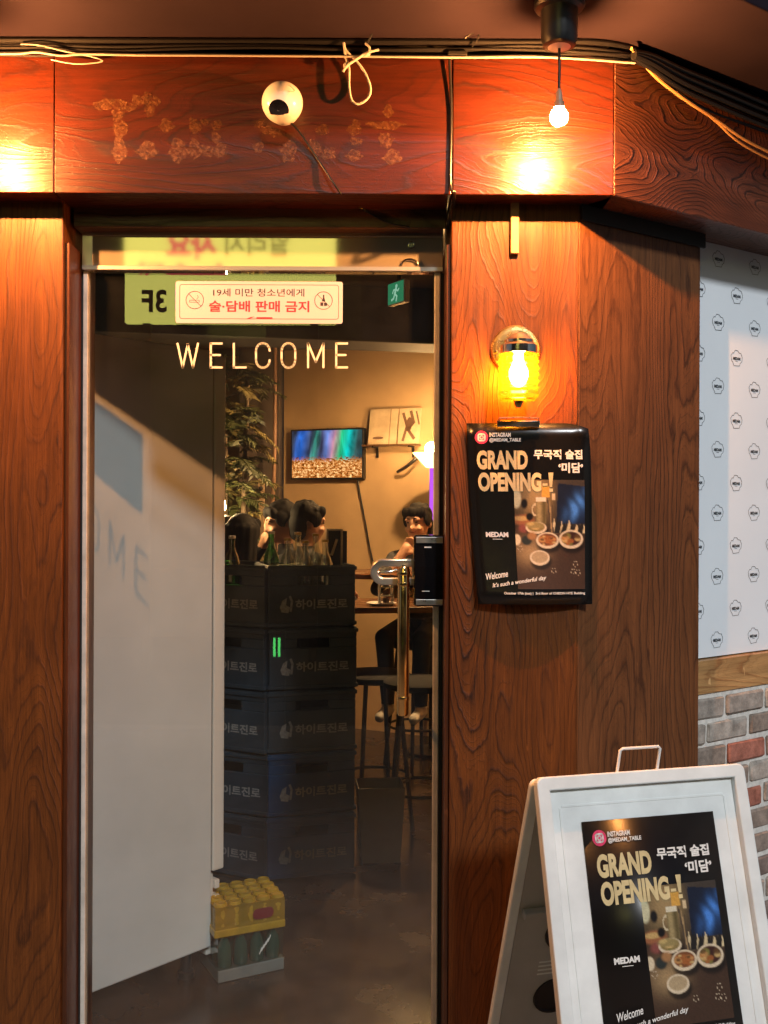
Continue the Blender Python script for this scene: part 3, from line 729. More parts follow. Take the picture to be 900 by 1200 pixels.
text_into(mb, '술·담배 판매 금지', x0_, x1_, z0_, z1_, -0.0005, bold=0.022)
x0_, z0_ = fx(.485, .10); x1_, z1_ = fx(.58, .165)
mb.quad(x0_, x1_, z0_ + .002, z1_ - .002, -0.0007)
mb.poly([fx(.42, .10), fx(.44, .10), fx(.475, .165), fx(.45, .15)], -0.0007)
mb.build('red_print', 'ink_red', stk, fix=False)

# ------------------------------------------------------------------ lamps
def pendant(px, label):
    Y = -BP - 0.20
    p = P(px, 135, Y)
    r = thing('pendant_lamp', (p.x, Y, Z_CAN), label, 'lamp', group='bare bulbs hanging from the canopy')
    MB().lathe([(0.057, -0.0005), (0.058, -0.010), (0.054, -0.017), (0.043, -0.022), (0.042, -0.029), (0.0415, -0.084), (0.037, -0.100), (0.030, -0.104)], 32).build('ceiling_rose', 'black_plastic', r, smooth=35)
    MB().lathe([(0.026, -0.1042), (0.010, -0.107), (0.004, -0.107)], 24).build('rose_cover', 'white_plastic', r, smooth=35)
    zb = p.z - Z_CAN
    MB().tube([(0, 0, -0.104), (0.0008, 0, zb*0.6), (0, 0, zb + 0.055)], 0.0032, 10).build('cord', 'black_cable', r, smooth=True)
    MB().lathe([(0.004, zb + 0.060), (0.0075, zb + 0.052), (0.009, zb + 0.032), (0.012, zb + 0.029), (0.0125, zb + 0.018), (0.011, zb + 0.016)], 20).build('socket', 'copper_pipe', r, smooth=35)
    prof = [(0.0004, -0.022)] + [(0.022*math.sin(R(a)), -0.022*math.cos(R(a))) for a in range(15, 150, 15)] + [(0.0105, 0.026)]
    MB().lathe([(a_, z_ + zb - 0.004) for a_, z_ in prof], 24).build('bulb', 'bulb', r, smooth=True)
    MB().sphere((0, 0, zb - 0.004), 0.0065, 16, 10).build('filament', 'filament', r, smooth=True)
    return r
pendant(655, 'bare glowing bulb on a short cord below a black ceiling rose, above the right pillar')
pendant(-60, 'bare glowing bulb lighting the far left end of the fascia beam')

# wall lamp
wp = P(604, 411, 0)
wl = thing('wall_lamp', (wp.x, 0, wp.z), 'brass wall lamp with ribbed amber glass cylinder glowing above the black poster', 'lamp')
RX = Matrix.Rotation(R(90), 4, 'X')
MB().lathe([(0.063, 0.0), (0.064, 0.006), (0.060, 0.012), (0.054, 0.009), (0.050, 0.007)], 40, RX).build('wall_plate', 'brass', wl, smooth=35)
MB().lathe([(0.030, 0.008), (0.030, 0.05), (0.034, 0.052), (0.034, 0.056)], 28, RX).build('arm', 'chrome', wl, smooth=35)
MB().lathe([(0.036, -0.02), (0.046, -0.017), (0.046, 0.002), (0.036, 0.010), (0.036, 0.016), (0.020, 0.030), (0.006, 0.036)], 32, Matrix.Translation((0, -0.065, 0.0))).build('cap', 'chrome', wl, smooth=35)
for s_ in (-1, 1):
    MB().sphere((s_*0.05, -0.011, -0.004), 0.004, 10, 6).build('screw', 'black_metal', wl, smooth=True)
prof = []
for i in range(29):
    z = -0.019 - i*0.0041
    prof.append((0.0490 + (0.0022 if i % 4 < 2 else -0.0012) - (0.005 if i > 26 else 0), z))
MB().lathe(prof, 40, Matrix.Translation((0, -0.065, 0)), cap0=False, cap1=True).build('glass_shade', 'lamp_glass', wl, smooth=60)
MB().lathe([(0.006, -0.10), (0.017, -0.092), (0.024, -0.075), (0.024, -0.06), (0.016, -0.042), (0.012, -0.03), (0.012, -0.02)], 20, Matrix.Translation((0, -0.065, 0))).build('bulb', 'wall_bulb', wl, smooth=True)
MB().lathe([(0.007, -0.136), (0.012, -0.135), (0.012, -0.140), (0.006, -0.152)], 16, Matrix.Translation((0, -0.065, 0))).build('finial', 'gold', wl, smooth=True)

# ------------------------------------------------------------------ security camera
c = P(331, 121, -BP - 0.04)
cm_ = thing('security_camera', (c.x, -BP, c.z), 'white ball shaped security camera with black eye on the fascia beam', 'camera')
MB().lathe([(0.040, 0.0), (0.041, 0.01), (0.034, 0.018)], 32, RX).build('base', 'white_plastic', cm_, smooth=35)
MB().sphere((0, 0, 0), 0.050, 36, 24, M=Matrix.Translation((0, -0.042, 0))).build('ball', 'white_plastic', cm_, smooth=True)
d = Vector((-0.12, -0.80, -0.70)).normalized(); q = d.to_track_quat('Z', 'Y').to_matrix().to_4x4()
capR = 0.0506
prof = [(0.0003, capR)] + [(capR*math.sin(R(a_)), capR*math.cos(R(a_))) for a_ in (6, 12, 18, 24, 29)]
em = MB().lathe(prof, 36, None, cap0=False, cap1=False)
for v in em.v:
    if v.y < -0.010: v.y = -0.010
    v *= capR/v.length
em.v = [Matrix.Translation((0, -0.042, 0)) @ q @ v for v in em.v]
eye = em.build('eye_window', 'lens_black', cm_, smooth=True)
MB().lathe([(0.0022, 0.0), (0.0024, 0.001), (0.0016, 0.0014), (0.0006, 0.001)], 16, Matrix.Translation(Vector((0, -0.042, 0)) + d*0.0505) @ q).build('lens', 'chrome', eye, smooth=True)
MB().tube([Vector((0, -0.042, 0)) + 0.0505*Vector((math.sin(R(45))*math.cos(R(a_)), -0.75, 0.35 + 0.22*math.sin(R(a_)))).normalized() for a_ in range(-60, 61, 12)], 0.0012, 6).build('seam', 'grey_strip', cm_)

# ------------------------------------------------------------------ cables
def cable(name, pts, r, mat, label, n=8, sub=6, jitter=0.0, group=None):
    pts = [Vector(p) for p in pts]; out = []
    for i in range(len(pts)-1):
        p0 = pts[max(i-1, 0)]; p1 = pts[i]; p2 = pts[i+1]; p3 = pts[min(i+2, len(pts)-1)]
        for k in range(sub):
            t_ = k/sub
            out.append(0.5*((2*p1) + (-p0+p2)*t_ + (2*p0-5*p1+4*p2-p3)*t_*t_ + (-p0+3*p1-3*p2+p3)*t_**3))
    out.append(pts[-1])
    if jitter: out = [p + Vector((0, random.uniform(-jitter, jitter), random.uniform(-jitter, jitter))) for p in out]
    return tag(MB().tube(out, r, n).build(name, mat, smooth=True), label, 'cable', group)

CY = -BP - 0.012
def follow(pxs, zs, off=0.0):
    """points along the front, then along the angled return"""
    out = []
    for px, z in zip(pxs, zs):
        x = bx(px)
        if x <= XB: out.append(Vector((x, CY - off, z)))
        else: out.append(Vector((XB, -BP, z)) + AX*(x - XB) + AN*(0.012 + off))
    return out
rnd = random.Random(3)
pxs = [-60, 40, 130, 220, 320, 420, 520, 610, 700, 760, 860, 980, 1200]
labels = [('thick black conduit running along the top of the fascia beam', 0.0075, Z_CAN - 0.010),
          ('black cable directly below the thick conduit on the fascia', 0.005, Z_CAN - 0.024),
          ('thin black wavy cable in the middle of the cable run', 0.0035, Z_CAN - 0.032),
          ('lowest thin black sagging cable of the cable run', 0.003, Z_CAN - 0.046),
          ('second lowest thin black cable of the run above the fascia', 0.003, Z_CAN - 0.040)]
for i, (lb, r_, z) in enumerate(labels):
    zs = [z + (0 if i == 0 else rnd.uniform(-0.008, 0.006)) - (0.012 + 0.012*i if px > 800 else 0) for px in pxs]
    cable('cable', follow(pxs, zs, 0.004*(i % 3)), r_, 'black_cable', lb, group='cables along the top of the fascia')
for i in range(4):
    px2 = [735, 765, 820, 900, 1000, 1200]
    zs = [Z_CAN - 0.03 - 0.004*i, Z_CAN - 0.022 - 0.01*i, Z_CAN - 0.028 - 0.016*i, Z_CAN - 0.030 - 0.019*i, Z_CAN - 0.035 - 0.02*i, Z_CAN - 0.04 - 0.02*i]
    cable('cable', follow(px2, zs, 0.018), 0.0095 if i < 3 else 0.006, 'black_cable', ['topmost', 'second from top', 'third from top', 'lowest'][i] + ' fat black cable of the bundle on the angled fascia', group='fat cables on the angled fascia')
zw = CAM_H + (590-65)/478.0
cable('white_cable', follow([-60, 20, 45, 75, 100, 160, 260, 420, 540, 640, 738], [zw, zw, zw + .004, zw - .004, zw, zw - .002, zw - .002, zw - .003, zw - .004, zw - .003, zw - .003], 0.017), 0.0026, 'white_cable', 'pale cable line running straight under the black cables')
cable('cable', [P(24, 52, CY-.012), P(45, 53, CY-.018), P(75, 60, CY-.018), P(105, 66, CY-.014), P(120, 72, CY-.01), P(90, 75, CY-.01), P(60, 70, CY-.008)], 0.0016, 'white_cable', 'thin loose pale wire curling near the left end of the fascia')
cable('cable', [P(528, 62, CY-.004), P(527, 75, CY-.002), P(529, 130, CY+.006), P(528, 215, CY+.006), P(533, 226, CY), P(531, 245, 0.01), P(524, 268, 0.06)], 0.0033, 'black_cable', 'black cable hanging down the joint between two fascia boards')
cable('cable', [P(340, 143, CY-.012), P(352, 156, CY), P(372, 186, CY+.008), P(396, 222, CY), P(404, 232, -0.03), P(425, 245, 0.045), P(455, 261, 0.046), P(480, 266, 0.048)], 0.0026, 'black_cable', 'thin black cable dangling from the security camera to the lintel')
cable('cable', [P(430, 52, CY-.01), P(437, 38, CY-.025), P(445, 28, CY-.03)], 0.0022, 'black_cable', 'short black wire end sticking up above the string loop')
cable('cable', [P(545, 45, CY-.01), P(555, 38, CY-.03), P(563, 33, CY-.03), P(560, 45, CY-.02), P(553, 55, CY-.01)], 0.0018, 'black_cable', 'small kinked black wire sticking out above the board joint')
# clip block at the joint
cp = P(537, 63, CY-.012)
tag(MB().box(cp.x - .026, cp.x + .022, cp.y - .006, cp.y + .008, cp.z - .006, cp.z + .006).build('cable_clip', 'black_plastic', bevel=0.003), 'small black plastic cable clip above the fascia joint', 'clip')
# string loop
sy = CY - 0.014
sl_ = thing('string_loop', P(418, 62, sy), 'white string tied in a loose loop to the cable run', 'string')
o0 = P(418, 62, sy)
def sp(px, py, dy=0): return P(px, py, sy + dy) - o0
def tub(pts, r, n=8, sub=6):
    pts = [Vector(p) for p in pts]; out = []
    for i in range(len(pts)-1):
        p0 = pts[max(i-1, 0)]; p1 = pts[i]; p2 = pts[i+1]; p3 = pts[min(i+2, len(pts)-1)]
        for k in range(sub):
            t_ = k/sub
            out.append(0.5*((2*p1) + (-p0+p2)*t_ + (2*p0-5*p1+4*p2-p3)*t_*t_ + (-p0+3*p1-3*p2+p3)*t_**3))
    out.append(pts[-1]); return MB().tube(out, r, n)
tub([sp(403, 50), sp(405, 66), sp(409, 80), sp(409, 100), sp(412, 117), sp(420, 122), sp(431, 115), sp(434, 103), sp(428, 86), sp(418, 72), sp(406, 60), sp(404, 56)], 0.0030).build('loop', 'string', sl_, smooth=True)
tub([sp(402, 84, -.004), sp(408, 76, -.006), sp(420, 68, -.006), sp(430, 62, -.005), sp(444, 58, -.004)], 0.0032).build('tail', 'string', sl_, smooth=True)
tub([sp(428, 51), sp(433, 56, -.004), sp(431, 64, -.006), sp(424, 66, -.004)], 0.0028).build('knot', 'string', sl_, smooth=True)
MB().sphere(sp(430, 64, -.004), 0.007, 12, 8, (1.2, 1, .8)).build('knot', 'string', sl_, smooth=True)
MB().sphere(sp(405, 77, -.002), 0.0062, 12, 8, (1, 1, 1.2)).build('knot', 'string', sl_, smooth=True)
# tan cords on the return
def rpt(px, py, off=0.02):
    """pixel -> point on the plane of the angled fascia, pushed out by off"""
    o = Vector((XB, -BP, 0)) + AN*off
    for _ in range(1):
        k = ((px-450)/FPX)
        t_ = (k*(o.y + CAM_D) - o.x) / (AX.x - k*AX.y)
    q = o + AX*t_
    return P(px, py, q.y)
cable('tan_cord', [P(740, 57, CY-.01), rpt(748, 66), rpt(768, 90), rpt(800, 115, .03), rpt(838, 140, .03), rpt(870, 162, .03), rpt(905, 180, .03), rpt(960, 205, .03)], 0.0042, 'tan_cord', 'thick tan cord slanting down across the angled fascia')
cable('tan_cord', [rpt(757, 62, .03), rpt(775, 74, .028), rpt(786, 92, .02), rpt(800, 112, .024), rpt(838, 141.5, .026), rpt(865, 166, .026), rpt(905, 188, .026), rpt(960, 212, .026)], 0.0032, 'tan_cord', 'thinner tan cord running just below the thick slanting one')
tie = rpt(757, 45, .04)
tag(MB().box(-.012, .012, -.004, .02, -.006, .006).build('cable_tie', 'white_cable', loc=tie, bevel=.002), 'small pale cable tie on the black bundle at the corner', 'cable tie')

# ------------------------------------------------------------------ posters
# the poster's printed food photograph: inks by place on the sheet (a, b run right and down)
m, t, b = new_mat('photo_print'); at_ = N(t, 'ShaderNodeVertexColor'); at_.layer_name = 'ink'
t.links.new(at_.outputs[0], b.inputs['Base Color']); b.inputs['Roughness'].default_value = 0.3
_rn = random.Random(11)
_bits = [(_rn.uniform(-1, 1), _rn.uniform(-1, 1), _rn.uniform(.08, .22), _rn.choice(((.30,.10,.03),(.42,.22,.08),(.10,.05,.02),(.50,.34,.14),(.16,.14,.04)))) for _ in range(60)]
def mixc(c, d, k): return tuple(x + (y-x)*k for x, y in zip(c, d))
def sst(e0, e1, x):
    k = min(1, max(0, (x-e0)/(e1-e0))); return k*k*(3-2*k)
def paint(a, b):
    asp = 1.52
    def el(cx, cy, rx, ry): return math.hypot((a-cx)/rx, (b-cy)/ry)
    def inside(d_, soft=.10): return 1 - sst(1-soft, 1+soft, d_)
    g = math.exp(-((a-.30)/.26)**2 - ((b-.14)/.20)**2)
    c = mixc((.030,.021,.014), (.30,.205,.095), g)
    if a > .5: c = mixc(c, (.050,.040,.034), sst(.5, .65, a)*.8)
    tb = sst(.40, .47, b)
    gl = math.exp(-((a-.22)/.22)**2 - ((b-.66)/.12)**2)
    c = mixc(c, mixc((.050,.028,.019), (.30,.20,.10), gl), tb)
    c = mixc(c, (.56,.30,.06), inside(max(abs(a-.445)/.055, abs(b-.11)/.05)))
    c = mixc(c, (.55,.42,.25), inside(max(abs(a-.555)/.022, abs(b-.155)/.03), .2))
    # screen
    e0 = .62 - (b-.03)*.08
    if a > e0 and .03 + (a-.62)*.08 < b < .40:
        c = (.010,.014,.030)
        n_ = math.sin(a*38 - b*14 + 2*math.sin(b*17)) * .5 + .5
        k = math.exp(-((a-.88)/.13)**2 - ((b-.26 + (a-.85)*.5)/.10)**2)
        c = mixc(c, (.06,.20,.60), min(1, k*(.45 + .9*n_)))
    # person left, dark things
    c = mixc(c, (.48,.46,.30), inside(el(.03, .17, .065, .09), .2)); c = mixc(c, (.012,.010,.010), inside(el(.14, .22, .045, .045), .3))
    # skyline of crisps
    for i in range(13):
        x = .56 + i*.036; h_ = .055 + .02*math.sin(i*2.7); d_ = max(abs(a-x)/(.020*max(.05, (b-(.355+.012*math.sin(i*5)+i*.004))/h_)) if b > .355+.012*math.sin(i*5)+i*.004 else 9, (b-.47)/.02 if b > .45 else 0)
        c = mixc(c, ((.52,.42,.25) if i % 3 == 0 else (.018,.016,.015)), inside(d_, .25))
    # mug
    if .29 < a < .46 and .16 < b < .40:
        x = (a-.372)/.072
        if abs(x) < 1: c = mixc((.10,.075,.032), (.30,.23,.11), .5 + .5*math.cos((x+.35)*3.2)) if b > .20 else (.58,.53,.40)
    r_ = math.hypot((a-.29)/.045, (b-.275)/.055)
    if a < .305 and .72 < r_ < 1.05: c = (.48,.40,.26)
    # cutlery jar
    for i, x in enumerate((.47, .50, .535)):
        xx = x + (b-.2)*(.14-.06*i)
        if .17 + .03*i < b < .52 and abs(a-xx) < .008: c = (.30,.20,.10) if i % 2 else (.07,.05,.035)
    def dish(c, cx, cy, rx, ry, fill, bits):
        c = mixc(c, (.008,.007,.007), .8*inside(el(cx+.02, cy+.035, rx*1.08, ry*1.1), .2))
        c = mixc(c, (.58,.48,.34), inside(el(cx, cy, rx, ry), .05)); c = mixc(c, fill, inside(el(cx, cy-.006, rx*.82, ry*.76), .08))
        for k in range(*bits):
            ux, uy, rr, col_ = _bits[k]
            if el(cx, cy-.006, rx*.8, ry*.74) < 1: c = mixc(c, col_, .85*inside(math.hypot((a-cx-ux*rx*.62)/(rr*rx*1.6), (b-cy-uy*ry*.6)/(rr*ry*1.4)), .35))
        return c
    c = mixc(c, (.26,.10,.045), inside(el(.12, .37, .15, .05), .3)); c = mixc(c, (.46,.31,.12), .9*inside(el(.10, .355, .11, .022), .4)); c = mixc(c, (.010,.008,.008), inside(el(.21, .34, .05, .035), .3))
    c = mixc(c, (.20,.06,.05), inside(el(.14, .445, .09, .04), .4))
    c = dish(c, .30, .44, .15, .055, (.22,.16,.06), (0, 4)); c = mixc(c, (.26,.20,.08), inside(el(.28, .415, .13, .03), .3)); c = mixc(c, (.50,.36,.14), .7*inside(el(.22, .405, .05, .015), .5))
    c = mixc(c, (.55,.46,.32), inside(el(.02, .55, .055, .05), .15)); c = mixc(c, (.025,.030,.028), inside(el(.16, .555, .075, .045), .25)); c = mixc(c, (.34,.17,.07), .9*inside(el(.24, .515, .065, .035), .4))
    c = dish(c, .46, .555, .165, .074, (.16,.06,.025), (4, 22)); c = dish(c, .80, .545, .175, .085, (.045,.018,.014), (22, 40)); c = dish(c, .34, .715, .145, .068, (.36,.27,.16), (0, 0))
    for cx, cy in ((.54, .83), (.83, .84), (.90, .85), (.86, .77), (.06, .63)):
        r_ = math.hypot((a-cx)/.035, (b-cy)/.026)
        if .75 < r_ < 1.05 and math.sin(5*math.atan2(b-cy, a-cx)) > .2: c = (.42,.34,.24)
    n_ = .86 + .28*((math.sin(a*311.7 + b*173.3)*43758.5) % 1)
    return tuple(max(0, x*n_*1.1) for x in c)

def poster(name, loc, rot, label, cat, w_, h_, warp=None, grid=(10, 14), mat='paper_black'):
    r = thing(name, loc, label, cat); r.rotation_euler = rot
    wf = warp or (lambda x, y, z: (x, y, z))
    def fin(mb, nm, mt, **k):
        mb.v = [Vector(wf(*p)) for p in mb.v]; return mb.build(nm, mt, r, fix=False, **k)
    mb = MB(); gx, gz = grid
    vs = [(w_*i/gx, 0, h_*j/gz) for j in range(gz+1) for i in range(gx+1)]
    fs = [(j*(gx+1)+i, j*(gx+1)+i+1, (j+1)*(gx+1)+i+1, (j+1)*(gx+1)+i) for j in range(gz) for i in range(gx)]
    mb.add(vs, fs); sheet = fin(mb, 'sheet', mat, smooth=60)
    so = sheet.modifiers.new('thick', 'SOLIDIFY'); so.thickness = 0.0006; so.offset = -1.0
    X = lambda u: u*w_
    Z = lambda v: (1-v)*h_
    # printed photograph of a laid table
    u0, u1, v0, v1 = .365, .94, .312, .915
    gx, gz = 84, 128
    mb = MB(); vs = []; cols = []
    for j in range(gz+1):
        for i in range(gx+1):
            a, b = i/gx, j/gz
            vs.append((X(u0 + a*(u1-u0)), -0.0005, Z(v0 + b*(v1-v0)))); cols.append(paint(a, b))
    mb.add(vs, [(j*(gx+1)+i, (j+1)*(gx+1)+i, (j+1)*(gx+1)+i+1, j*(gx+1)+i+1) for j in range(gz) for i in range(gx)])
    pho = fin(mb, 'printed_photo', 'photo_print')
    ca = pho.data.color_attributes.new('ink', 'FLOAT_COLOR', 'POINT')
    for i, c_ in enumerate(cols): ca.data[i].color = (*c_, 1)
    # logo and lettering
    mb = MB(); mb.ellipse(X(.116), Z(.078), .052*w_, .052*w_, -0.0006, 24); ins = fin(mb, 'printed_logo', 'print_pink')
    mb = MB(); k = .026*w_
    mb.stroke(rrect(X(.116)-k, X(.116)+k, Z(.078)-k, Z(.078)+k, k*.5), .011*w_, -0.0008, closed=True)
    mb.stroke([(X(.116)+k*.5*math.cos(R(a_)), Z(.078)+k*.5*math.sin(R(a_))) for a_ in range(0, 360, 30)], .009*w_, -0.0008, closed=True)
    fin(mb, 'white_lettering', 'print_white'); mb = MB()
    text_into(mb, 'INSTAGRAM', X(.178), X(.345), Z(.076), Z(.052), -0.0006, bold=.03)
    text_into(mb, '@MEDAM_TABLE', X(.178), X(.425), Z(.106), Z(.081), -0.0006, bold=.03)
    fin(mb, 'white_lettering', 'print_white'); mb = MB()
    text_into(mb, '무국적 술집', X(.525), X(.925), Z(.198), Z(.145), -0.0006, bold=.035)
    fin(mb, 'white_lettering', 'print_white'); mb = MB()
    text_into(mb, '‘미담’', X(.725), X(.93), Z(.274), Z(.216), -0.0006, bold=.035)
    fin(mb, 'white_lettering', 'print_white'); mb = MB()
    text_into(mb, 'MEDAM', X(.12), X(.306), Z(.630), Z(.602), -0.0006, bold=.05)
    mb.quad(X(.175), X(.255), Z(.643), Z(.640), -0.0006)
    fin(mb, 'white_lettering', 'print_white'); mb = MB()
    text_into(mb, 'Welcome', X(.10), X(.29), Z(.868), Z(.832), -0.0014, bold=.012, shear=.35, rot=R(9))
    fin(mb, 'white_lettering', 'print_white'); mb = MB()
    text_into(mb, 'It\u2019s such a wonderful day', X(.145), X(.62), Z(.915), Z(.885), -0.0014, bold=.016, shear=.35, rot=R(8))
    fin(mb, 'white_lettering', 'print_white'); mb = MB()
    text_into(mb, 'October 17th (tue) |  3rd floor of CHEON HYE Building', X(.24), X(.94), Z(.948), Z(.931), -0.0006, bold=.018)
    fin(mb, 'white_lettering', 'print_white')
    mb = MB()
    text_into(mb, 'GRAND', X(.075), X(.478), Z(.256), Z(.150), -0.0008, bold=.048)
    text_into(mb, 'OPENING', X(.08), X(.585), Z(.378), Z(.272), -0.0012, bold=.048)
    mb.quad(X(.595), X(.635), Z(.345), Z(.332), -0.0012)
    mb.poly([(X(.652), Z(.352)), (X(.672), Z(.352)), (X(.682), Z(.272)), (X(.642), Z(.272))], -0.0012); mb.quad(X(.648), X(.678), Z(.378), Z(.360), -0.0012)
    fin(mb, 'gold_lettering', 'print_gold')
    return r
# wall poster
a = P(547, 496, -0.012); b_ = P(694, 708, -0.012)
pw, ph_ = b_.x - a.x, a.z - b_.z
def warp_wall(x, y, z):
    u, v = x/pw, z/ph_
    xx = x + 0.030*(1-v)**1.6*(1-u)**1.5 - 0.012*(v**3)*u**6
    dy = -0.020*math.sin(math.pi*min(1, u*1.0))*(0.35+0.65*(1-v)) - 0.012*(1-v)**2 + 0.010*math.sin(3.1*v+1.3*u)
    zz = z
    if u + v > 1.86:                                    # folded top corner
        e_ = (u + v - 1.86); dy += -0.05*e_*2; xx -= e_*0.03; zz -= e_*0.10
    return (xx, y + dy - 0.006, zz)
wpost = poster('wall_poster', (a.x, -0.004, b_.z), (0, 0, 0), 'curling black grand opening poster hung below the wall lamp', 'poster', pw, ph_, warp_wall)
k0 = P(583, 497, -0.03)
clip = thing('bulldog_clip', P(607, 496, -0.022), 'bright metal clip holding the top of the black wall poster', 'clip')
MB().box(-.054, .054, -.012, -.004, -.010, .006).build('clip_plate', 'chrome', clip, bevel=.002)
MB().tube([(-.05, -.014, .004), (-.05, -.016, .012), (0, -.012, .014), (.05, -.016, .012), (.05, -.014, .004)], .0018, 8).build('clip_wire', 'chrome', clip, smooth=True)

# ------------------------------------------------------------------ A-frame sign
SA = R(15); SWD = 0.504; TOPZ = 1.012
def sign_root():
    return thing('a_frame_sign', (0.321 + SWD/2*math.cos(SA), -0.42 + SWD/2*math.sin(SA), 0), 'white folding A-frame pavement sign holding a black poster', 'sign', SA)
sg = sign_root()
HL = SWD/2
TLF, TLB = 0.28, 0.38
lf = math.atan(TLF); lb = math.atan(TLB)
LF = TOPZ/math.cos(lf); LBk = (TOPZ - 0.012)/math.cos(lb)
# panels are built hanging from the hinge line (z = 0 at the top) and leaned
def frame(mb, L_, wF, y0, y1):
    r_ = 0.016
    outer = [(-HL, -L_)] + [(-HL + r_ - r_*math.cos(R(18*i)), -r_ + r_*math.sin(R(18*i))) for i in range(6)] + [(HL - r_ + r_*math.sin(R(18*i)), -r_ + r_*math.cos(R(18*i))) for i in range(6)] + [(HL, -L_)]
    inner = [(-HL + wF, -L_)] + [(-HL + wF, -wF)]*6 + [(HL - wF, -wF)]*6 + [(HL - wF, -L_)]
    n = len(outer)
    vs = [(x, y0, z) for x, z in outer] + [(x, y0, z) for x, z in inner] + [(x, y1, z) for x, z in outer] + [(x, y1, z) for x, z in inner]
    fs = []
    for i in range(n-1):
        j = i+1
        if inner[i] == inner[j]: fs += [(i, j, n+i), (2*n+i, 3*n+i, 2*n+j)]
        else: fs += [(i, j, n+j, n+i), (2*n+i, 3*n+i, 3*n+j, 2*n+j), (n+i, n+j, 3*n+j, 3*n+i)]
        fs.append((i, 2*n+i, 2*n+j, j))
    fs += [(0, n, 3*n, 2*n), (n-1, 3*n-1, 4*n-1, 2*n-1)]
    mb.add(vs, fs)
    mb.box(-HL + wF + .0004, HL - wF - .0004, y0 + .001, y1 - .001, -L_ + 0.06, -L_ + 0.06 + wF)
fo = MB(); frame(fo, LF, 0.029, -0.024, 0.0)
fo = fo.build('front_frame', 'sign_white', sg, loc=(0, 0, TOPZ), rot=(-lf, 0, 0), bevel=0.003, seg=2)
MB().box(-HL + 0.024, HL - 0.024, -0.008, -0.002, -LF + 0.10, -0.024).build('front_panel', 'sign_white', sg, loc=(0, 0, TOPZ), rot=(-lf, 0, 0))
mb = MB()
mb.box(-HL + .050, -HL + .056, -.0095, -.0075, -LF + .12, -.066); mb.box(HL - .056, HL - .050, -.0095, -.0075, -LF + .12, -.066); mb.box(-HL + .0562, HL - .0562, -.0095, -.0075, -.066, -.0605)
mb.build('panel_bead', 'sign_white', sg, loc=(0, 0, TOPZ), rot=(-lf, 0, 0), bevel=.0015)
bo = MB(); frame(bo, LBk, 0.024, 0.0005, 0.018)
bo = bo.build('rear_frame', 'sign_white', sg, loc=(0, 0, TOPZ - .012), rot=(lb, 0, 0), bevel=0.004)
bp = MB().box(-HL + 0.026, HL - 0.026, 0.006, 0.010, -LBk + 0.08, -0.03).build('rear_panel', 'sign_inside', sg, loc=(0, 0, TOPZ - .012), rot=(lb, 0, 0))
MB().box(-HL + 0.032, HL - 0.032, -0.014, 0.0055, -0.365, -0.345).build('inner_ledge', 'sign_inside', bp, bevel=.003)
for zc in (-0.43, -0.62):
    MB().lathe([(0.045, 0.0052), (0.047, 0.0015), (0.052, 0.0015), (0.053, 0.0054)], 28, Matrix.Translation((-HL + 0.155, 0, zc)) @ RX @ Matrix.Scale(-1, 4, (0, 0, 1)), cap0=True).build('round_recess', 'dark_hole', bp, smooth=35)
mb = MB()
for i in range(4): mb.quad(-HL + .10, -HL + .20, -.515 - i*.012, -.510 - i*.012, 0.0052)
mb.build('small_print', 'sign_white', bp)
# wire handle
xh = 0.0
MB().tube([(-.052, .0, TOPZ - .005), (-.044, .0, TOPZ + .046), (-.038, .0, TOPZ + .05), (.050, .0, TOPZ + .05), (.054, .0, TOPZ + .046), (.046, .0, TOPZ - .005)], 0.0035, 10).build('wire_handle', 'white_plastic', sg, smooth=True)
# poster in the sign
up = Matrix.Translation(sg.location) @ Matrix.Rotation(SA, 4, 'Z') @ Matrix.Translation((0, 0, TOPZ)) @ Matrix.Rotation(-lf, 4, 'X')
PWD, PHT = 0.318, 0.455
org = up @ Vector((-HL + 0.098, -0.0112, -0.098 - PHT))
poster('sign_poster', org, (Matrix.Rotation(SA, 3, 'Z') @ Matrix.Rotation(-lf, 3, 'X')).to_euler(), 'flat black grand opening poster mounted on the white A-frame sign', 'poster', PWD, PHT, None, (1, 1), 'paper_black_flat')

# ------------------------------------------------------------------ inside: fridge
F0 = Vector(((98-450)/1200*3.10, 3.10 - CAM_D, 0)); F1 = Vector(((250-450)/1200*3.46, 3.46 - CAM_D, 0))
fd = (F1 - F0).normalized(); FA = math.atan2(fd.y, fd.x)
fr_ = thing('drinks_fridge', F0 - fd*0.16, 'tall white fridge seen from its plain side just inside the door', 'fridge', FA)
FL = (F1 - F0).length + 0.16
MB().box(0, FL, 0, 0.72, 0.10, 2.115).build('cabinet', 'fridge_white', fr_, bevel=0.006, seg=3)
dr = MB().box(FL + 0.008, FL + 0.056, 0.004, 0.71, 0.35, 2.10).build('fridge_door', 'fridge_trim', fr_, bevel=0.006, seg=3)
MB().box(FL + 0.001, FL + 0.0075, 0.012, 0.70, 0.36, 2.09).build('door_gasket', 'gasket', dr)
gl_ = MB().box(FL + 0.001, FL + 0.03, 0.03, 0.70, 0.06, 0.335).build('base_grille', 'fridge_trim', fr_, bevel=0.004)
for i in range(4):
    MB().box(FL + 0.0305, FL + 0.05, 0.02, 0.70, 0.125 + i*0.052, 0.155 + i*0.052).build('grille_slat', 'fridge_trim', gl_, bevel=0.003)
for x in (0.06, FL - 0.06):
    for y in (0.06, 0.66):
        MB().lathe([(0.028, 0.0), (0.028, 0.02), (0.018, 0.025), (0.018, 0.0995)], 16, Matrix.Translation((x, y, 0))).build('foot', 'black_plastic', fr_, smooth=35)

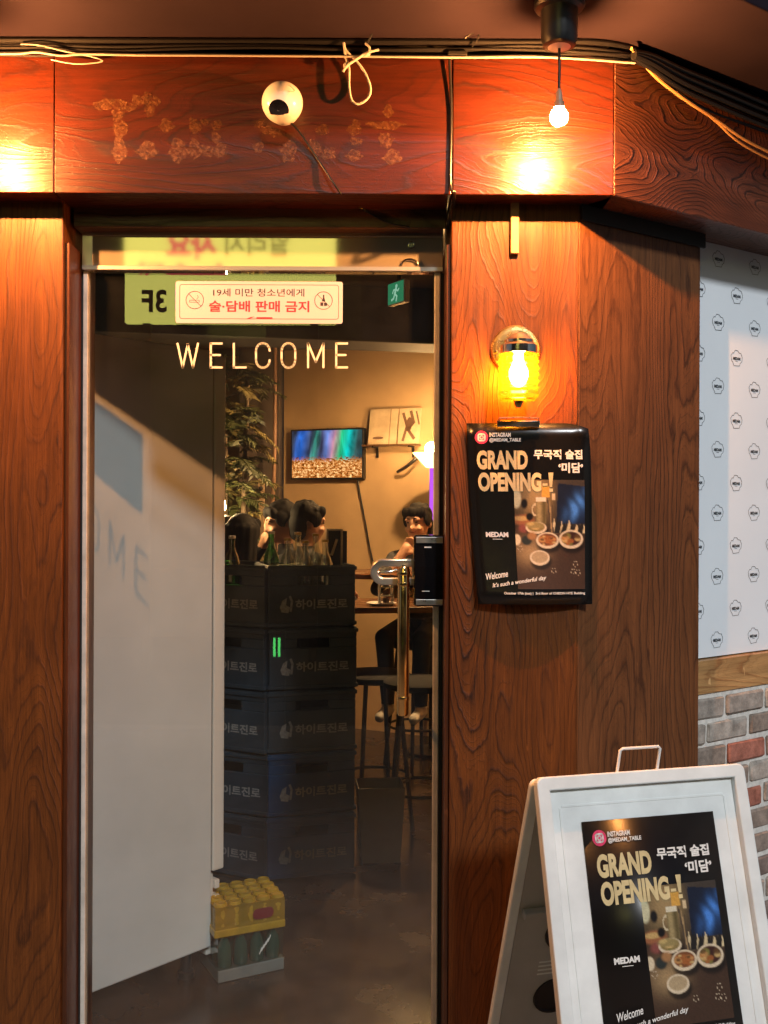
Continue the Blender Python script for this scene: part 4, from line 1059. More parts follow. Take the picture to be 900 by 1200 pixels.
# ------------------------------------------------------------------ inside: bottle crates
def make_crate(mat):
    r = thing('bottle_crate', (0, 0, 0), '', 'crate', group='stacked plastic bottle crates')
    W, D, H = 0.38, 0.30, 0.262
    mb = MB(); t_ = 0.012
    mb.box(-W/2, W/2, 0, t_, 0.0, H - 0.085); mb.box(-W/2, -0.07, 0, t_, H - 0.085, H - 0.045); mb.box(0.07, W/2, 0, t_, H - 0.085, H - 0.045)
    mb.box(-W/2, W/2, 0, t_, H - 0.045, H)
    mb.box(-W/2, W/2, D - t_, D, 0, H); mb.box(-W/2, -W/2 + t_, t_, D - t_, 0, H); mb.box(W/2 - t_, W/2, t_, D - t_, 0, H)
    mb.box(-W/2 + t_, W/2 - t_, t_, D - t_, 0.002, 0.012)
    mb.box(-W/2 + t_, W/2 - t_, t_ + .02, D - t_, H - 0.14, H - 0.13)
    body = mb.build('body', mat, r, bevel=0.003, seg=1)
    mb = MB()
    for z in (0.004, H - 0.022):
        mb.box(-W/2 - .006, W/2 + .006, -.007, -.0005, z, z + .016); mb.box(-W/2 - .006, -W/2 - .0005, 0, D, z, z + .016); mb.box(W/2 + .0005, W/2 + .006, 0, D, z, z + .016)
    mb.build('rim', mat, r, bevel=0.002, seg=1)
    mb = MB()
    text_into(mb, '하이트진로', -0.075, 0.155, 0.075, 0.118, -0.001, bold=.03)
    mb.build('lettering', 'crate_print', r, fix=False)
    mb = MB()
    mb.poly([(-.135, .065), (-.105, .060), (-.098, .085), (-.115, .095), (-.112, .125), (-.130, .115), (-.142, .085)], -0.001)
    mb.stroke([(-.095, .07), (-.090, .11), (-.098, .13)], .010, -0.001)
    mb.build('printed_mark', 'crate_print', r, fix=False)
    return r
cg = make_crate('crate_green'); cb = make_crate('crate_blue')
CP = 0.267
Yc = 4.38 - CAM_D
rc = P(372, 900, Yc); lc = P(281, 900, Yc + 0.05)
names = ['lowest', 'second from the floor', 'middle', 'second from the top', 'topmost']
used = set()
def place(src, loc, rz, label):
    o = src if src.name not in used else copy_tree(src)
    used.add(src.name)
    o.location = loc; o.rotation_euler = (0, 0, rz); o['label'] = label
    return o
for i in range(5):
    src = cb if i < 2 else cg
    colr = 'blue' if i < 2 else 'dark grey'
    place(src, (rc.x - 0.02 + random.uniform(-.006, .006), Yc + random.uniform(-.005, .005), 0.004 + i*CP), R(16 + random.uniform(-2, 2)), '%s bottle crate, %s in the stack farther from the fridge' % (colr, names[i]))
for i in range(5):
    place(cg, (lc.x - 0.05 + random.uniform(-.006, .006), Yc + 0.02, 0.004 + i*CP), R(-24 + random.uniform(-3, 3)), 'dark grey bottle crate, %s in the stack beside the fridge' % names[i])
ZC = 0.004 + 5*CP
def bottle(px, h, kind, label, dy=0.12, up=0.0):
    p = P(px, 640, Yc + dy)
    r = thing('glass_bottle', (p.x, p.y, ZC - 0.13 + up), label, 'bottle', group='bottles standing in the top crates')
    pr = [(0.0325, 0.0), (0.034, 0.006), (0.034, h*0.56), (0.030, h*0.64), (0.016, h*0.78), (0.0125, h*0.86), (0.0125, h*0.965), (0.0145, h*0.97), (0.0145, h)]
    MB().lathe(pr, 20).build('body', kind, r, smooth=50)
    MB().lathe([(0.015, h + .0005), (0.0155, h + .004), (0.0145, h + .012), (0.004, h + .013)], 16).build('cap', 'can_yellow' if kind == 'bottle_clear' else 'fridge_trim', r, smooth=40)
bottle(272, .235, 'bottle_green', 'green glass bottle nearest the fridge on the crates', .10)
bottle(318, .255, 'bottle_green', 'tall green glass bottle before the face of the resting person', .10)
bottle(337, .225, 'bottle_clear', 'clear glass bottle just beside the tall green one', .12)
bottle(349, .250, 'bottle_clear', 'tallest clear glass bottle in the middle of the bottle group', .16)
bottle(358, .215, 'bottle_clear', 'short clear glass bottle in the middle of the bottle group', .10)
bottle(370, .245, 'bottle_clear', 'clear glass bottle second from the framed photo', .15)
bottle(381, .220, 'bottle_clear', 'clear glass bottle nearest the framed photo', .10)
# framed photo standing behind the bottles
p = P(392, 660, Yc + 0.20)
fp = thing('framed_photo', (p.x, p.y, ZC - 0.128), 'small framed photo leaning upright behind the bottles on the crates', 'picture frame', R(14))
mb = MB(); fw, fh = .075, .275
for a_ in ((-fw/2, -fw/2 + .009, 0, fh), (fw/2 - .009, fw/2, 0, fh), (-fw/2 + .0092, fw/2 - .0092, 0, .009), (-fw/2 + .0092, fw/2 - .0092, fh - .009, fh)): mb.box(a_[0], a_[1], 0, .014, a_[2], a_[3])
mb.build('frame', 'record_tan', fp, bevel=.001)
MB().box(-fw/2 + .008, fw/2 - .008, .004, .009, .008, fh - .008).build('photo', 'photo_dark', fp)
MB().stroke([(-.012, .16), (.002, .20), (.010, .225)], .012, .0035).build('photo_print', 'picture_mat', fp)
MB().box(fw/2 + .001, fw/2 + .02, .003, .03, 0, fh - .01).build('easel_back', 'black_metal', fp)

# ------------------------------------------------------------------ inside: packs of cans and bottles beside the fridge
PA = R(28)
q0 = P(288, 1118, 3.54 - CAM_D)
def soft_box(x0, x1, y0, y1, z0, z1, seed, nx=10, nz=6, amp=.004):
    """box skin whose faces sag unevenly like shrink film"""
    rnd = random.Random(seed); bm = bmesh.new()
    bmesh.ops.create_cube(bm, size=1.0)
    bmesh.ops.subdivide_edges(bm, edges=bm.edges, cuts=7, use_grid_fill=True)
    for v in bm.verts:
        x, y, z = v.co
        v.co = Vector((x0 + (x+.5)*(x1-x0), y0 + (y+.5)*(y1-y0), z0 + (z+.5)*(z1-z0)))
        k = math.sin(x*23 + seed)*math.cos(z*9 + x*4) + rnd.uniform(-.6, .6)
        if abs(x) < .49 and abs(z) < .49: v.co.y += (1 if y < 0 else -1)*(.004 + amp*.5*k)
        if abs(y) < .49 and abs(z) < .49: v.co.x += (1 if x < 0 else -1)*(.004 + amp*.5*k)
    return bm
def link_bm(bm, name, mat, parent):
    me = bpy.data.meshes.new(name); bm.to_mesh(me); bm.free(); me.materials.append(M_[mat])
    me.polygons.foreach_set('use_smooth', [True]*len(me.polygons)); me.set_sharp_from_angle(angle=R(50))
    o = bpy.data.objects.new(name, me); C.objects.link(o); o.parent = parent; return o
bx0 = thing('bottle_pack', (q0.x, q0.y, 0.001), 'shrink-wrapped pack of dark green bottles on the floor beside the fridge', 'drinks pack', PA); bx0.scale = (.86, .86, 1)
MB().box(-.150, .125, -.100, .130, 0, .040).build('tray', 'pack_tray', bx0, bevel=.003)
for i in range(4):
    for j in range(3):
        MB().lathe([(.028, .041), (.030, .046), (.030, .09), (.024, .115), (.014, .132), (.014, .142)], 14, Matrix.Translation((-.112 + .067*i, -.062 + .075*j, 0))).build('bottle', 'bottle_teal', bx0, smooth=50)
link_bm(soft_box(-.150, .122, -.098, .128, .041, .146, 3), 'shrink_film', 'film', bx0)
mb = MB()
for i in range(5): mb.stroke([(.02 + i*.009, .07 + i*.009), (.030 + i*.009, .09 + i*.009)], .004, -.1005)
mb.build('print', 'print_white', bx0, fix=False)
bx1 = thing('can_pack', (q0.x - .004, q0.y, 0.150), 'shrink-wrapped yellow pack of cans on top of the green bottle pack', 'drinks pack', PA - R(3)); bx1.scale = (.86, .86, 1)
MB().box(-.155, .135, -.108, .138, 0, .026).build('tray', 'can_yellow', bx1, bevel=.004)
for i in range(5):
    for j in range(4):
        MB().lathe([(.026, .027), (.0275, .032), (.0275, .100), (.0235, .110), (.0225, .110), (.0215, .106), (.003, .106)], 18, Matrix.Translation((-.122 + .058*i, -.076 + .058*j, 0))).build('can', 'can_yellow', bx1, smooth=40)
link_bm(soft_box(-.152, .132, -.106, .136, .0265, .100, 9), 'shrink_film', 'film_yellow', bx1)
mb = MB()
mb.poly(rrect(.0, .085, .042, .078, .017), -.1085); mb.build('print', 'pack_red', bx1, fix=False)

# ------------------------------------------------------------------ inside: back wall things
def onback(px, py, off=0.0):
    """pixel -> point on the back wall plane, pushed into the room by off"""
    o = bw0 + wn*off; k = (px-450)/FPX
    t_ = (k*(o.y + CAM_D) - o.x)/(wd.x - k*wd.y)
    return P(px, py, (o + wd*t_).y)
a = onback(342, 560, .05); b_ = onback(424, 503, .05)
tvw = (Vector((b_.x, b_.y, 0)) - Vector((a.x, a.y, 0))).length; tvh = b_.z - a.z
tv = thing('wall_screen', a, 'lit wall screen showing an aurora above orange city lights', 'screen', WA)
MB().box(-.012, tvw + .012, .004, .045, -.012, tvh + .012).build('bezel', 'black_plastic', tv, bevel=.004)
MB().box(0, tvw, .0005, .0035, 0, tvh).build('screen_panel', 'aurora_screen', tv)
cable('power_cord', [onback(419, 562, .02), onback(422, 580, .015), onback(428, 612, .015), onback(433, 640, .015), onback(437, 658, .02)], 0.006, 'black_cable', 'thin cord hanging down the tan wall below the screen')
# shelf with two sleeves
a = onback(428, 521, .09); b_ = onback(478, 516, .09)
shl = (Vector((b_.x, b_.y, 0)) - Vector((a.x, a.y, 0))).length + .06
sf_ = thing('wall_shelf', a, 'thin wooden wall shelf on black brackets beside the screen', 'shelf', WA)
MB().box(-.03, shl, 0, .09, -.012, 0).build('shelf_board', 'wood_shelf', sf_, bevel=.002)
for x in (.05, shl - .06):
    mb = MB(); mb.box(x, x + .012, 0, .09, -.022, -.0125); mb.box(x, x + .012, .075, .09, -.09, -.0225); mb.build('bracket', 'black_metal', sf_)
def sleeve(px0, px1, py1, label, dark):
    a_ = onback(px0, 519, .07); b2 = onback(px1, py1, .07)
    L_ = (Vector((b2.x, b2.y, 0)) - Vector((a_.x, a_.y, 0))).length; H_ = b2.z - a.z
    r = thing('record_sleeve', (a_.x, a_.y, a.z + .001), label, 'record sleeve', WA)
    MB().box(0, L_, 0, .012, 0, H_).build('cover', 'record_tan', r, rot=(R(-9), 0, 0), bevel=.001)
    mb = MB()
    if dark:
        mb.stroke([(L_*.25, H_*.1), (L_*.4, H_*.5), (L_*.2, H_*.85)], .02, -.001); mb.stroke([(L_*.55, H_*.9), (L_*.7, H_*.6), (L_*.45, H_*.4), (L_*.75, H_*.15)], .022, -.001)
        mb.ellipse(L_*.5, H_*.55, L_*.14, H_*.2, -.001); mb.stroke([(L_*.8, H_*.9), (L_*.95, H_*.55)], .012, -.001)
    else:
        mb.quad(L_*.74, L_*.76, 0, H_, -.001); mb.ellipse(L_*.35, H_*.18, L_*.2, H_*.04, -.001)
    mb.build('printed_art', 'record_dark', r, rot=(R(-9), 0, 0), fix=False)
sleeve(431, 464, 478, 'plain tan record sleeve standing on the wall shelf', False)
sleeve(465.5, 491, 477, 'record sleeve with dark sketchy figure standing on the wall shelf', True)
# dark driftwood hook
hk = [onback(466, 553, .05), onback(476, 547, .09), onback(487, 538, .08), onback(494, 533, .02)]
tag(tub(hk, [0.012]*19, 8).build('wall_hook', 'black_metal', smooth=True), 'dark slanting wooden hook on the tan wall below the shelf', 'hook')
# floor lamp
p = P(506, 548, 3.95)
fl = thing('floor_lamp', (p.x, p.y, 0), 'floor lamp with glowing orange upturned shade and purple lit stem', 'lamp')
zt = p.z
sh_ = MB().lathe([(.035, zt), (.04, zt + .004), (.125, zt + .095), (.122, zt + .095), (.036, zt + .008)], 28, cap0=True, cap1=False).build('lamp_shade', 'shade_lit', fl, smooth=40)
MB().sphere((0, 0, zt + .12), .045, 16, 10).build('bulb', 'lamp_core', fl, smooth=True)
MB().tube([(0, 0, zt - .36), (0, 0, zt - .001)], .014, 12).build('lit_stem', 'neon_purple', fl, smooth=True)
MB().tube([(0, 0, .03), (0, 0, zt - .361)], .013, 12).build('stem', 'black_metal', fl, smooth=True)
MB().lathe([(.15, .0005), (.15, .02), (.03, .03)], 28).build('base', 'black_metal', fl, smooth=35)
# dark ceiling shade near the door head, bulb added to light the room
p = P(513, 398, 3.2)
cs = thing('ceiling_spot', (p.x + .03, p.y, 2.715), 'dark dome lamp shade hanging from the ceiling at the door edge', 'lamp')
zz = p.z - 2.715
MB().lathe([(.004, 0), (.006, -.005), (.006, zz + .06), (.02, zz + .055), (.07, zz + .02), (.10, zz - .03), (.096, zz - .03), (.065, zz + .015), (.01, zz + .05)], 24, cap1=False).build('shade', 'black_metal', cs, smooth=40)
MB().sphere((0, 0, zz - .01), .03, 14, 8).build('bulb', 'spot_fill', cs, smooth=True)
# exit sign
p = P(464, 343, 1.95)
ex = thing('exit_sign', (p.x, p.y, p.z), 'green lit running man exit sign below the dark ceiling', 'sign', R(-58)); ex.scale = (.82, 1, .82)
MB().box(-.082, .082, 0, .03, -.062, .062).build('housing', 'white_plastic', ex, bevel=.004)
MB().box(-.076, .076, -.003, -.0005, -.056, .056).build('lit_panel', 'exit_green', ex)
mb = MB(); mb.ellipse(.012, .034, .011, .011, -.004)
mb.stroke([(.008, .02), (-.004, -.006)], .018, -.004); mb.stroke([(-.004, -.006), (.016, -.022), (.010, -.045)], .012, -.004); mb.stroke([(-.004, -.006), (-.016, -.03), (-.036, -.036)], .012, -.004)
mb.stroke([(.006, .016), (.026, .006), (.036, .016)], .009, -.004); mb.stroke([(.006, .016), (-.016, .016), (-.026, .0)], .009, -.004)
mb.build('running_figure', 'exit_white', ex, fix=False)
MB().box(-.01, .01, .01, .02, .0625, (2.719 - p.z)/.82).build('hanger', 'black_metal', ex)

# copper pipe and pole at the column
p = P(318, 600, 4.6)
tag(tub([(p.x - .03, p.y, .002), (p.x - .01, p.y, 1.2), (p.x + .02, p.y, 1.9), (p.x + .02, p.y, 2.716)], .014, 10).build('copper_pipe', 'copper_pipe', smooth=True), 'slightly bent copper coloured pipe rising in front of the dark column', 'pipe')
p = P(306, 600, 4.4)
ps = thing('coat_stand', (p.x, p.y, 0), 'pale upright post with a dark knob behind the crates', 'post')
MB().box(-.022, .022, -.02, .02, 0, 1.78).build('post', 'pot', ps, bevel=.004)
MB().sphere((0, -.022, 1.70), .016, 12, 8).build('knob', 'black_metal', ps, smooth=True)
MB().box(-.14, .14, -.14, .14, 0.0005, .03).build('foot', 'pot', ps, bevel=.005)

# indoor palm with dry stems
def plant(px, Y, h, label, seed):
    rnd = random.Random(seed); p = P(px, 600, Y)
    r = thing('indoor_palm', (p.x, p.y, 0), label, 'plant')
    MB().lathe([(.13, 0.0005), (.16, .05), (.18, .34), (.185, .36), (.165, .36), (.16, .33), (.004, .33)], 28, cap1=False).build('pot', 'pot', r, smooth=40)
    tr = []
    for k in range(3):
        a_ = k*2.1; tr = [(0.05*math.cos(a_)*(1 + .9*t_), .05*math.sin(a_)*(1 + .9*t_), .33 + (h - .5 - .1*k)*t_) for t_ in [i/8 for i in range(9)]]
        MB().tube(tr, [.022 - .0012*i for i in range(9)], 9).build('trunk', 'bark', r, smooth=True)
    mb = MB(); mb2 = MB()
    for k in range(110):
        a_ = rnd.uniform(0, 6.28); z0 = rnd.uniform(h*.5, h*.98); ln = rnd.uniform(.12, .27)
        el = rnd.uniform(-.2, .9)
        pts = []
        for i in range(9):
            t_ = i/8
            rr2 = ln*t_*math.cos(el*(1 - t_*.8)); zz_ = z0 + ln*(math.sin(el)*t_ - .55*t_*t_)
            pts.append(Vector((.05*math.cos(a_) + rr2*math.cos(a_), .05*math.sin(a_) + rr2*math.sin(a_), zz_)))
        tgt = mb if rnd.random() < .6 else mb2
        tgt.tube(pts, [.005 - .0004*i for i in range(9)], 5)
        for i in range(1, 9):
            d_ = (pts[i] - pts[i-1]).normalized(); sd = d_.cross(Vector((0, 0, 1))).normalized()
            for s_ in (-1, 1):
                for j in range(2):
                    b0 = pts[i-1].lerp(pts[i], j*.5); l2 = rnd.uniform(.07, .13)*(1.1 - i*.07)
                    tip = b0 + (sd*s_*.8 + d_*.6 + Vector((0, 0, rnd.uniform(-.5, .05)))).normalized()*l2
                    wdt = d_*.010
                    mid = b0.lerp(tip, .5) + Vector((0, 0, .008))
                    tgt.add([b0 - wdt*.5, b0 + wdt*.5, mid + wdt, tip, mid - wdt], [(0, 1, 2, 3, 4)])
    tag(mb.build('crown', 'leaf', r, fix=False), kind='stuff')
    tag(mb2.build('dry_fronds', 'leaf_dry', r, fix=False), kind='stuff')
plant(270, 3.3, 2.5, 'tall indoor palm with green and dry fronds behind the fridge', 5)
# lit table lamp hidden half behind the fridge
p = P(261, 590, 3.0)
tl = thing('oil_lamp', (p.x, p.y, 0), 'small bright lamp on a stand glowing at the edge of the fridge', 'lamp')
MB().lathe([(.10, .0005), (.10, .02), (.015, .03), (.012, p.z - .12), (.05, p.z - .10), (.05, p.z - .07), (.012, p.z - .06)], 20).build('stand', 'black_metal', tl, smooth=35)
MB().lathe([(.004, p.z - .055), (.016, p.z - .03), (.014, p.z + .01), (.002, p.z + .05)], 16).build('flame', 'candle', tl, smooth=True)

# ------------------------------------------------------------------ inside: high tables and stools
def high_table(loc, rz, w_, d_, z, label):
    r = thing('high_table', (loc[0], loc[1], 0), label, 'table', rz)
    MB().box(-w_/2, w_/2, -d_/2, d_/2, z - .03, z).build('table_top', 'wood_table', r, bevel=.004)
    for sx_ in (-1, 1):
        for sy_ in (-1, 1):
            MB().box(sx_*(w_/2 - .05) - .02, sx_*(w_/2 - .05) + .02, sy_*(d_/2 - .05) - .02, sy_*(d_/2 - .05) + .02, 0.0005, z - .0305).build('leg', 'black_metal', r, bevel=.002)
    return r
tp = P(462, 706, 2.75)
high_table((tp.x + .02, tp.y), R(8), .72, .5, tp.z, 'high wooden table with black legs behind the gold door handle')
tp2 = P(450, 672, 3.3)
high_table((tp2.x + .12, tp2.y + .12), R(-10), 1.0, .45, tp2.z, 'far high table where the smiling person leans')
ZT = tp.z
# napkin holder stack
p = P(452, 700, 2.62)
nh = thing('condiment_rack', (p.x, p.y, ZT), 'small white three tier condiment rack on the high wooden table', 'rack', R(10))
mb = MB()
for x in (-.036, .031): mb.box(x, x + .006, -.03, .03, .0005, .135)
mb.build('side_panel', 'white_plastic', nh, bevel=.001)
for z in (.004, .046, .088, .128): MB().box(-.0298, .0308, -.03, .03, z, z + .007).build('tier', 'white_plastic', nh)
for z in (.012, .054, .096): MB().lathe([(.016, z), (.017, z + .02), (.010, z + .026)], 14, Matrix.Translation((0, -.006, 0))).build('jar', 'record_dark', nh, smooth=40)
p = P(447, 711, 2.6)
tag(MB().lathe([(.002, .004), (.045, .004), (.075, .012), (.078, .014), (.05, .0005)], 28).build('plate', 'white_plastic', loc=(p.x, p.y, ZT), smooth=50), 'small white plate before the condiment rack', 'plate')
def stool(loc, rz, label):
    r = thing('bar_stool', (loc[0], loc[1], 0), label, 'stool', rz, 'dark bar stools around the high tables')
    MB().lathe([(.16, .725), (.175, .735), (.175, .755), (.16, .765), (.004, .768)], 28).build('seat', 'cloth_black', r, smooth=40)
    for k in range(4):
        a_ = R(45 + 90*k); MB().tube([(.12*math.cos(a_), .12*math.sin(a_), .724), (.20*math.cos(a_), .20*math.sin(a_), .0005)], .012, 8).build('leg', 'black_metal', r, smooth=True)
    MB().tube([(.175*math.cos(R(15*i)), .175*math.sin(R(15*i)), .25) for i in range(25)], .008, 8).build('foot_ring', 'black_metal', r, smooth=True)
s1_ = P(492, 800, 2.25); stool((s1_.x, s1_.y), 0, 'dark bar stool before the table, at the door edge')
s2_ = P(440, 800, 2.45); stool((s2_.x, s2_.y), .4, 'dark bar stool standing between the crates and the gold handle')

# waste bin with a bag
p = P(445, 960, 2.0)
bn = thing('waste_bin', (p.x, p.y, 0), 'pale grey open waste bin standing beside the crates', 'bin', R(6))
mb = MB()
for (x0, x1, z) in ((-.085, .085, 0),): pass
vs = []
for (hw, hd, z) in ((.085, .07, .0005), (.105, .09, .34), (.100, .085, .34), (.08, .065, .01)):
    vs += [(-hw, -hd, z), (hw, -hd, z), (hw, hd, z), (-hw, hd, z)]
fs = [(3, 2, 1, 0)] + [(l*4+i, l*4+(i+1) % 4, (l+1)*4+(i+1) % 4, (l+1)*4+i) for l in range(3) for i in range(4)] + [(12, 13, 14, 15)]
mb.add(vs, fs); plain('bin_grey', (.15, .145, .13), .55, var=.1); mb.build('bin_body', 'bin_grey', bn, bevel=.004)

# ------------------------------------------------------------------ people
def capsule(bm, p, q, r0, r1, n=14):
    p, q = Vector(p), Vector(q); d_ = q - p
    bmesh.ops.create_uvsphere(bm, u_segments=n, v_segments=8, radius=r0, matrix=Matrix.Translation(p))
    bmesh.ops.create_uvsphere(bm, u_segments=n, v_segments=8, radius=r1, matrix=Matrix.Translation(q))
    M = Matrix.Translation((p + q)/2) @ d_.to_track_quat('Z', 'Y').to_matrix().to_4x4()
    bmesh.ops.create_cone(bm, cap_ends=True, segments=n, radius1=r0, radius2=r1, depth=d_.length, matrix=M)
def ball(bm, c, s_, rot=None, n=18):
    M = Matrix.Translation(c) @ (rot or Matrix()) @ Matrix.Diagonal((*s_, 1))
    bmesh.ops.create_uvsphere(bm, u_segments=n, v_segments=n//2+2, radius=1.0, matrix=M)

def remeshed(bm, name, voxel, smooth_it):
    me = bpy.data.meshes.new(name); bm.to_mesh(me); bm.free()
    o = bpy.data.objects.new(name, me); C.objects.link(o)
    m_ = o.modifiers.new('r', 'REMESH'); m_.mode = 'VOXEL'; m_.voxel_size = voxel; m_.use_smooth_shade = True
    s_ = o.modifiers.new('s', 'SMOOTH'); s_.factor = 0.5; s_.iterations = smooth_it
    dg = bpy.context.evaluated_depsgraph_get(); dg.update()
    me2 = bpy.data.meshes.new_from_object(o.evaluated_get(dg))
    bpy.data.objects.remove(o); bpy.data.meshes.remove(me)
    return me2

def person(px, py, Y, yaw, label, shirt, hair_style, arms, head_tilt=(0, 0), legs=True, lean=0.0, head_turn=0.0):
    """seated figure facing local -Y; py is the middle of the head in the photo"""
    hp = P(px, py, Y)
    SEAT = hp.z - 0.69
    rot = Matrix.Rotation(yaw, 4, 'Z')
    head = Vector((0, -0.03 - lean, 0.69))
    off = rot @ Vector((head.x, head.y, 0))
    r = thing('person', (hp.x - off.x, hp.y - off.y, 0), label, 'person', yaw)
    bm = bmesh.new(); S = SEAT
    def V(x, y, z): return Vector((x, y, z + S))
    # trunk
    ball(bm, V(0, 0, .06), (.155, .115, .10)); ball(bm, V(0, -lean*.35, .20), (.135, .10, .15)); ball(bm, V(0, -lean*.7, .37), (.16, .105, .15))
    for s_ in (-1, 1): ball(bm, V(s_*.13, -lean*.85, .455), (.075, .068, .06)); capsule(bm, V(s_*.05, -lean*.9, .50), V(s_*.16, -lean*.85, .465), .045, .055)
    capsule(bm, V(0, -lean*.9, .48), V(0, head.y + .015, .61), .052, .046)
    # head
    hm = Matrix.Translation(V(*head)) @ Matrix.Rotation(head_turn, 4, 'Z') @ Matrix.Rotation(head_tilt[0], 4, 'X') @ Matrix.Rotation(head_tilt[1], 4, 'Y')
    def hb(c_, s_): ball(bm, (hm @ Vector(c_)), s_, hm.to_3x3().to_4x4())
    hb((0, .010, .025), (.074, .092, .088)); hb((0, -.015, -.035), (.060, .070, .075)); hb((0, -.045, -.083), (.030, .028, .022))
    hb((0, -.088, -.022), (.0125, .016, .014)); hb((0, -.080, .002), (.009, .012, .026)); hb((0, -.071, -.052), (.024, .013, .011))
    for s_ in (-1, 1):
        hb((s_*.036, -.062, -.030), (.024, .018, .018)); hb((s_*.028, -.070, .026), (.026, .012, .008)); hb((s_*.074, .010, -.008), (.010, .018, .028))
    # arms: (shoulder, elbow, wrist, finger direction) in local seat space
    for sh0, el_, wr_, fd_ in arms:
        sh0, el_, wr_, fd_ = Vector(sh0), Vector(el_), Vector(wr_), Vector(fd_).normalized()
        T = Vector((0, 0, S))
        capsule(bm, sh0 + T, el_ + T, .052, .042); capsule(bm, el_ + T, wr_ + T, .040, .028)
        side = fd_.cross(Vector((0, -1, .2))).normalized()
        pal = wr_ + fd_*.05
        capsule(bm, wr_ + T, pal + T, .027, .030)
        curl = Vector((0, -.4, 0)) if fd_.z > .3 else Vector((0, 0, -.4))
        for i in range(4):
            b0 = pal + side*(.027 - .018*i) + fd_*.018; l_ = (.030, .036, .034, .026)[i]
            m0 = b0 + (fd_ + curl*.5).normalized()*l_; e0 = m0 + (fd_*.5 + curl*1.4).normalized()*l_*.8
            capsule(bm, b0 + T, m0 + T, .0095, .009, 8); capsule(bm, m0 + T, e0 + T, .009, .008, 8)
        tb = wr_ + fd_*.025 + side*.024; tm = tb + (side*.8 + fd_*.7).normalized()*.032
        capsule(bm, tb + T, tm + T, .011, .010, 8); capsule(bm, tm + T, tm + fd_*.026 + T, .010, .0085, 8)
    feet = []
    if legs:
        for s_ in (-1, 1):
            hip = V(s_*.085, -.02, .05); kn = V(s_*.11, -.40, .03); an = Vector((s_*.10, -.36, max(.07, S - .36)))
            capsule(bm, hip, kn, .082, .058); capsule(bm, kn, an, .056, .038)
            capsule(bm, an + Vector((0, .02, -.03)), an + Vector((0, -.15, -.045)), .036, .030); feet.append(an)
    me = remeshed(bm, 'body', 0.0075, 6)
    # materials by place
    for nm in (shirt, 'skin', 'cloth_black', 'shoe'): me.materials.append(M_[nm])
    neckz = .590 + S
    wrs = [(Vector(a_[2]) + Vector((0, 0, S)), Vector(a_[3]).normalized()) for a_ in arms]
    for pl in me.polygons:
        c_ = pl.center; mi = 0
        if ((c_ - V(*head)).length < .135 and c_.z > .585 + S) or (c_.z > neckz - .02 and Vector((c_.x, c_.y - head.y*.9, 0)).length < .075): mi = 1
        for wv, fv in wrs:
            if (c_ - wv).dot(fv) > (-.10 if shirt == 'cloth_grey' else -.01) and (c_ - wv).length < .125 and c_.y < -.12: mi = 1
        if c_.z < .11 + S and c_.y < -.05 or c_.z < .02 + S: mi = 2
        for an in feet:
            if c_.z < an.z + .005: mi = 3
        pl.material_index = mi; pl.use_smooth = True
    body = bpy.data.objects.new('body', me); C.objects.link(body); body.parent = r
    # eyes, brows, mouth
    mb = MB()
    for s_ in (-1, 1):
        mb.sphere((s_*.028, -.0735, .010), .0085, 10, 6, (1.3, .5, .55), M=hm)
        mb.tube([hm @ Vector((s_*(.014 + .012*i), -.080 + .004*i*i*.6, .031 + (.003 if i == 1 else 0))) for i in range(4)], .0032, 6)
    mb.build('eyes', 'eye', body, smooth=True)
    mb = MB(); mb.tube([hm @ Vector((.0085*i, -.0835 + .0012*i*i, -.050 + .0012*i*i)) for i in range(-3, 4)], .0040, 6); mb.build('mouth', 'mouth', body, smooth=True)
    # hair
    bm = bmesh.new()
    def hh(c_, s_): ball(bm, hm @ Vector(c_), s_, hm.to_3x3().to_4x4())
    hh((0, .020, .046), (.081, .092, .075)); hh((0, .055, -.005), (.070, .056, .080))
    rn = random.Random(int(px))
    for i in range(9):
        x = -.064 + .016*i; hh((x, -.066 + abs(x)*.35 + rn.uniform(-.004, .004), .068 + rn.uniform(-.006, .006)), (.017, .022, .032))
    for s_ in (-1, 1): hh((s_*.073, -.008, .022), (.015, .038, .045))
    hh((0, .052, -.055), (.060, .045, .055))
    if hair_style == 'long':
        for i in range(7):
            a_ = R(-75 + 25*i + 90); x = .07*math.cos(a_); y = .03 + .06*math.sin(a_)
            capsule(bm, hm @ Vector((x, y, .03)), hm @ Vector((x*1.25, y + .02, -.26 + rn.uniform(-.03, .03))), .034, .022)
        hh((0, .06, -.11), (.085, .05, .14))
    else:
        for i in range(14):
            a_ = rn.uniform(0, 6.28); b2 = rn.uniform(.2, 1.2); hh((.066*math.cos(a_)*math.sin(b2), .022 + .076*math.sin(a_)*math.sin(b2), .050 + .060*math.cos(b2)), (.024, .024, .019))
    hm_ = remeshed(bm, 'hair', 0.006, 3); hm_.materials.append(M_['hair'])
    for pl in hm_.polygons: pl.use_smooth = True
    ho = bpy.data.objects.new('hair', hm_); C.objects.link(ho); ho.parent = r
    return r
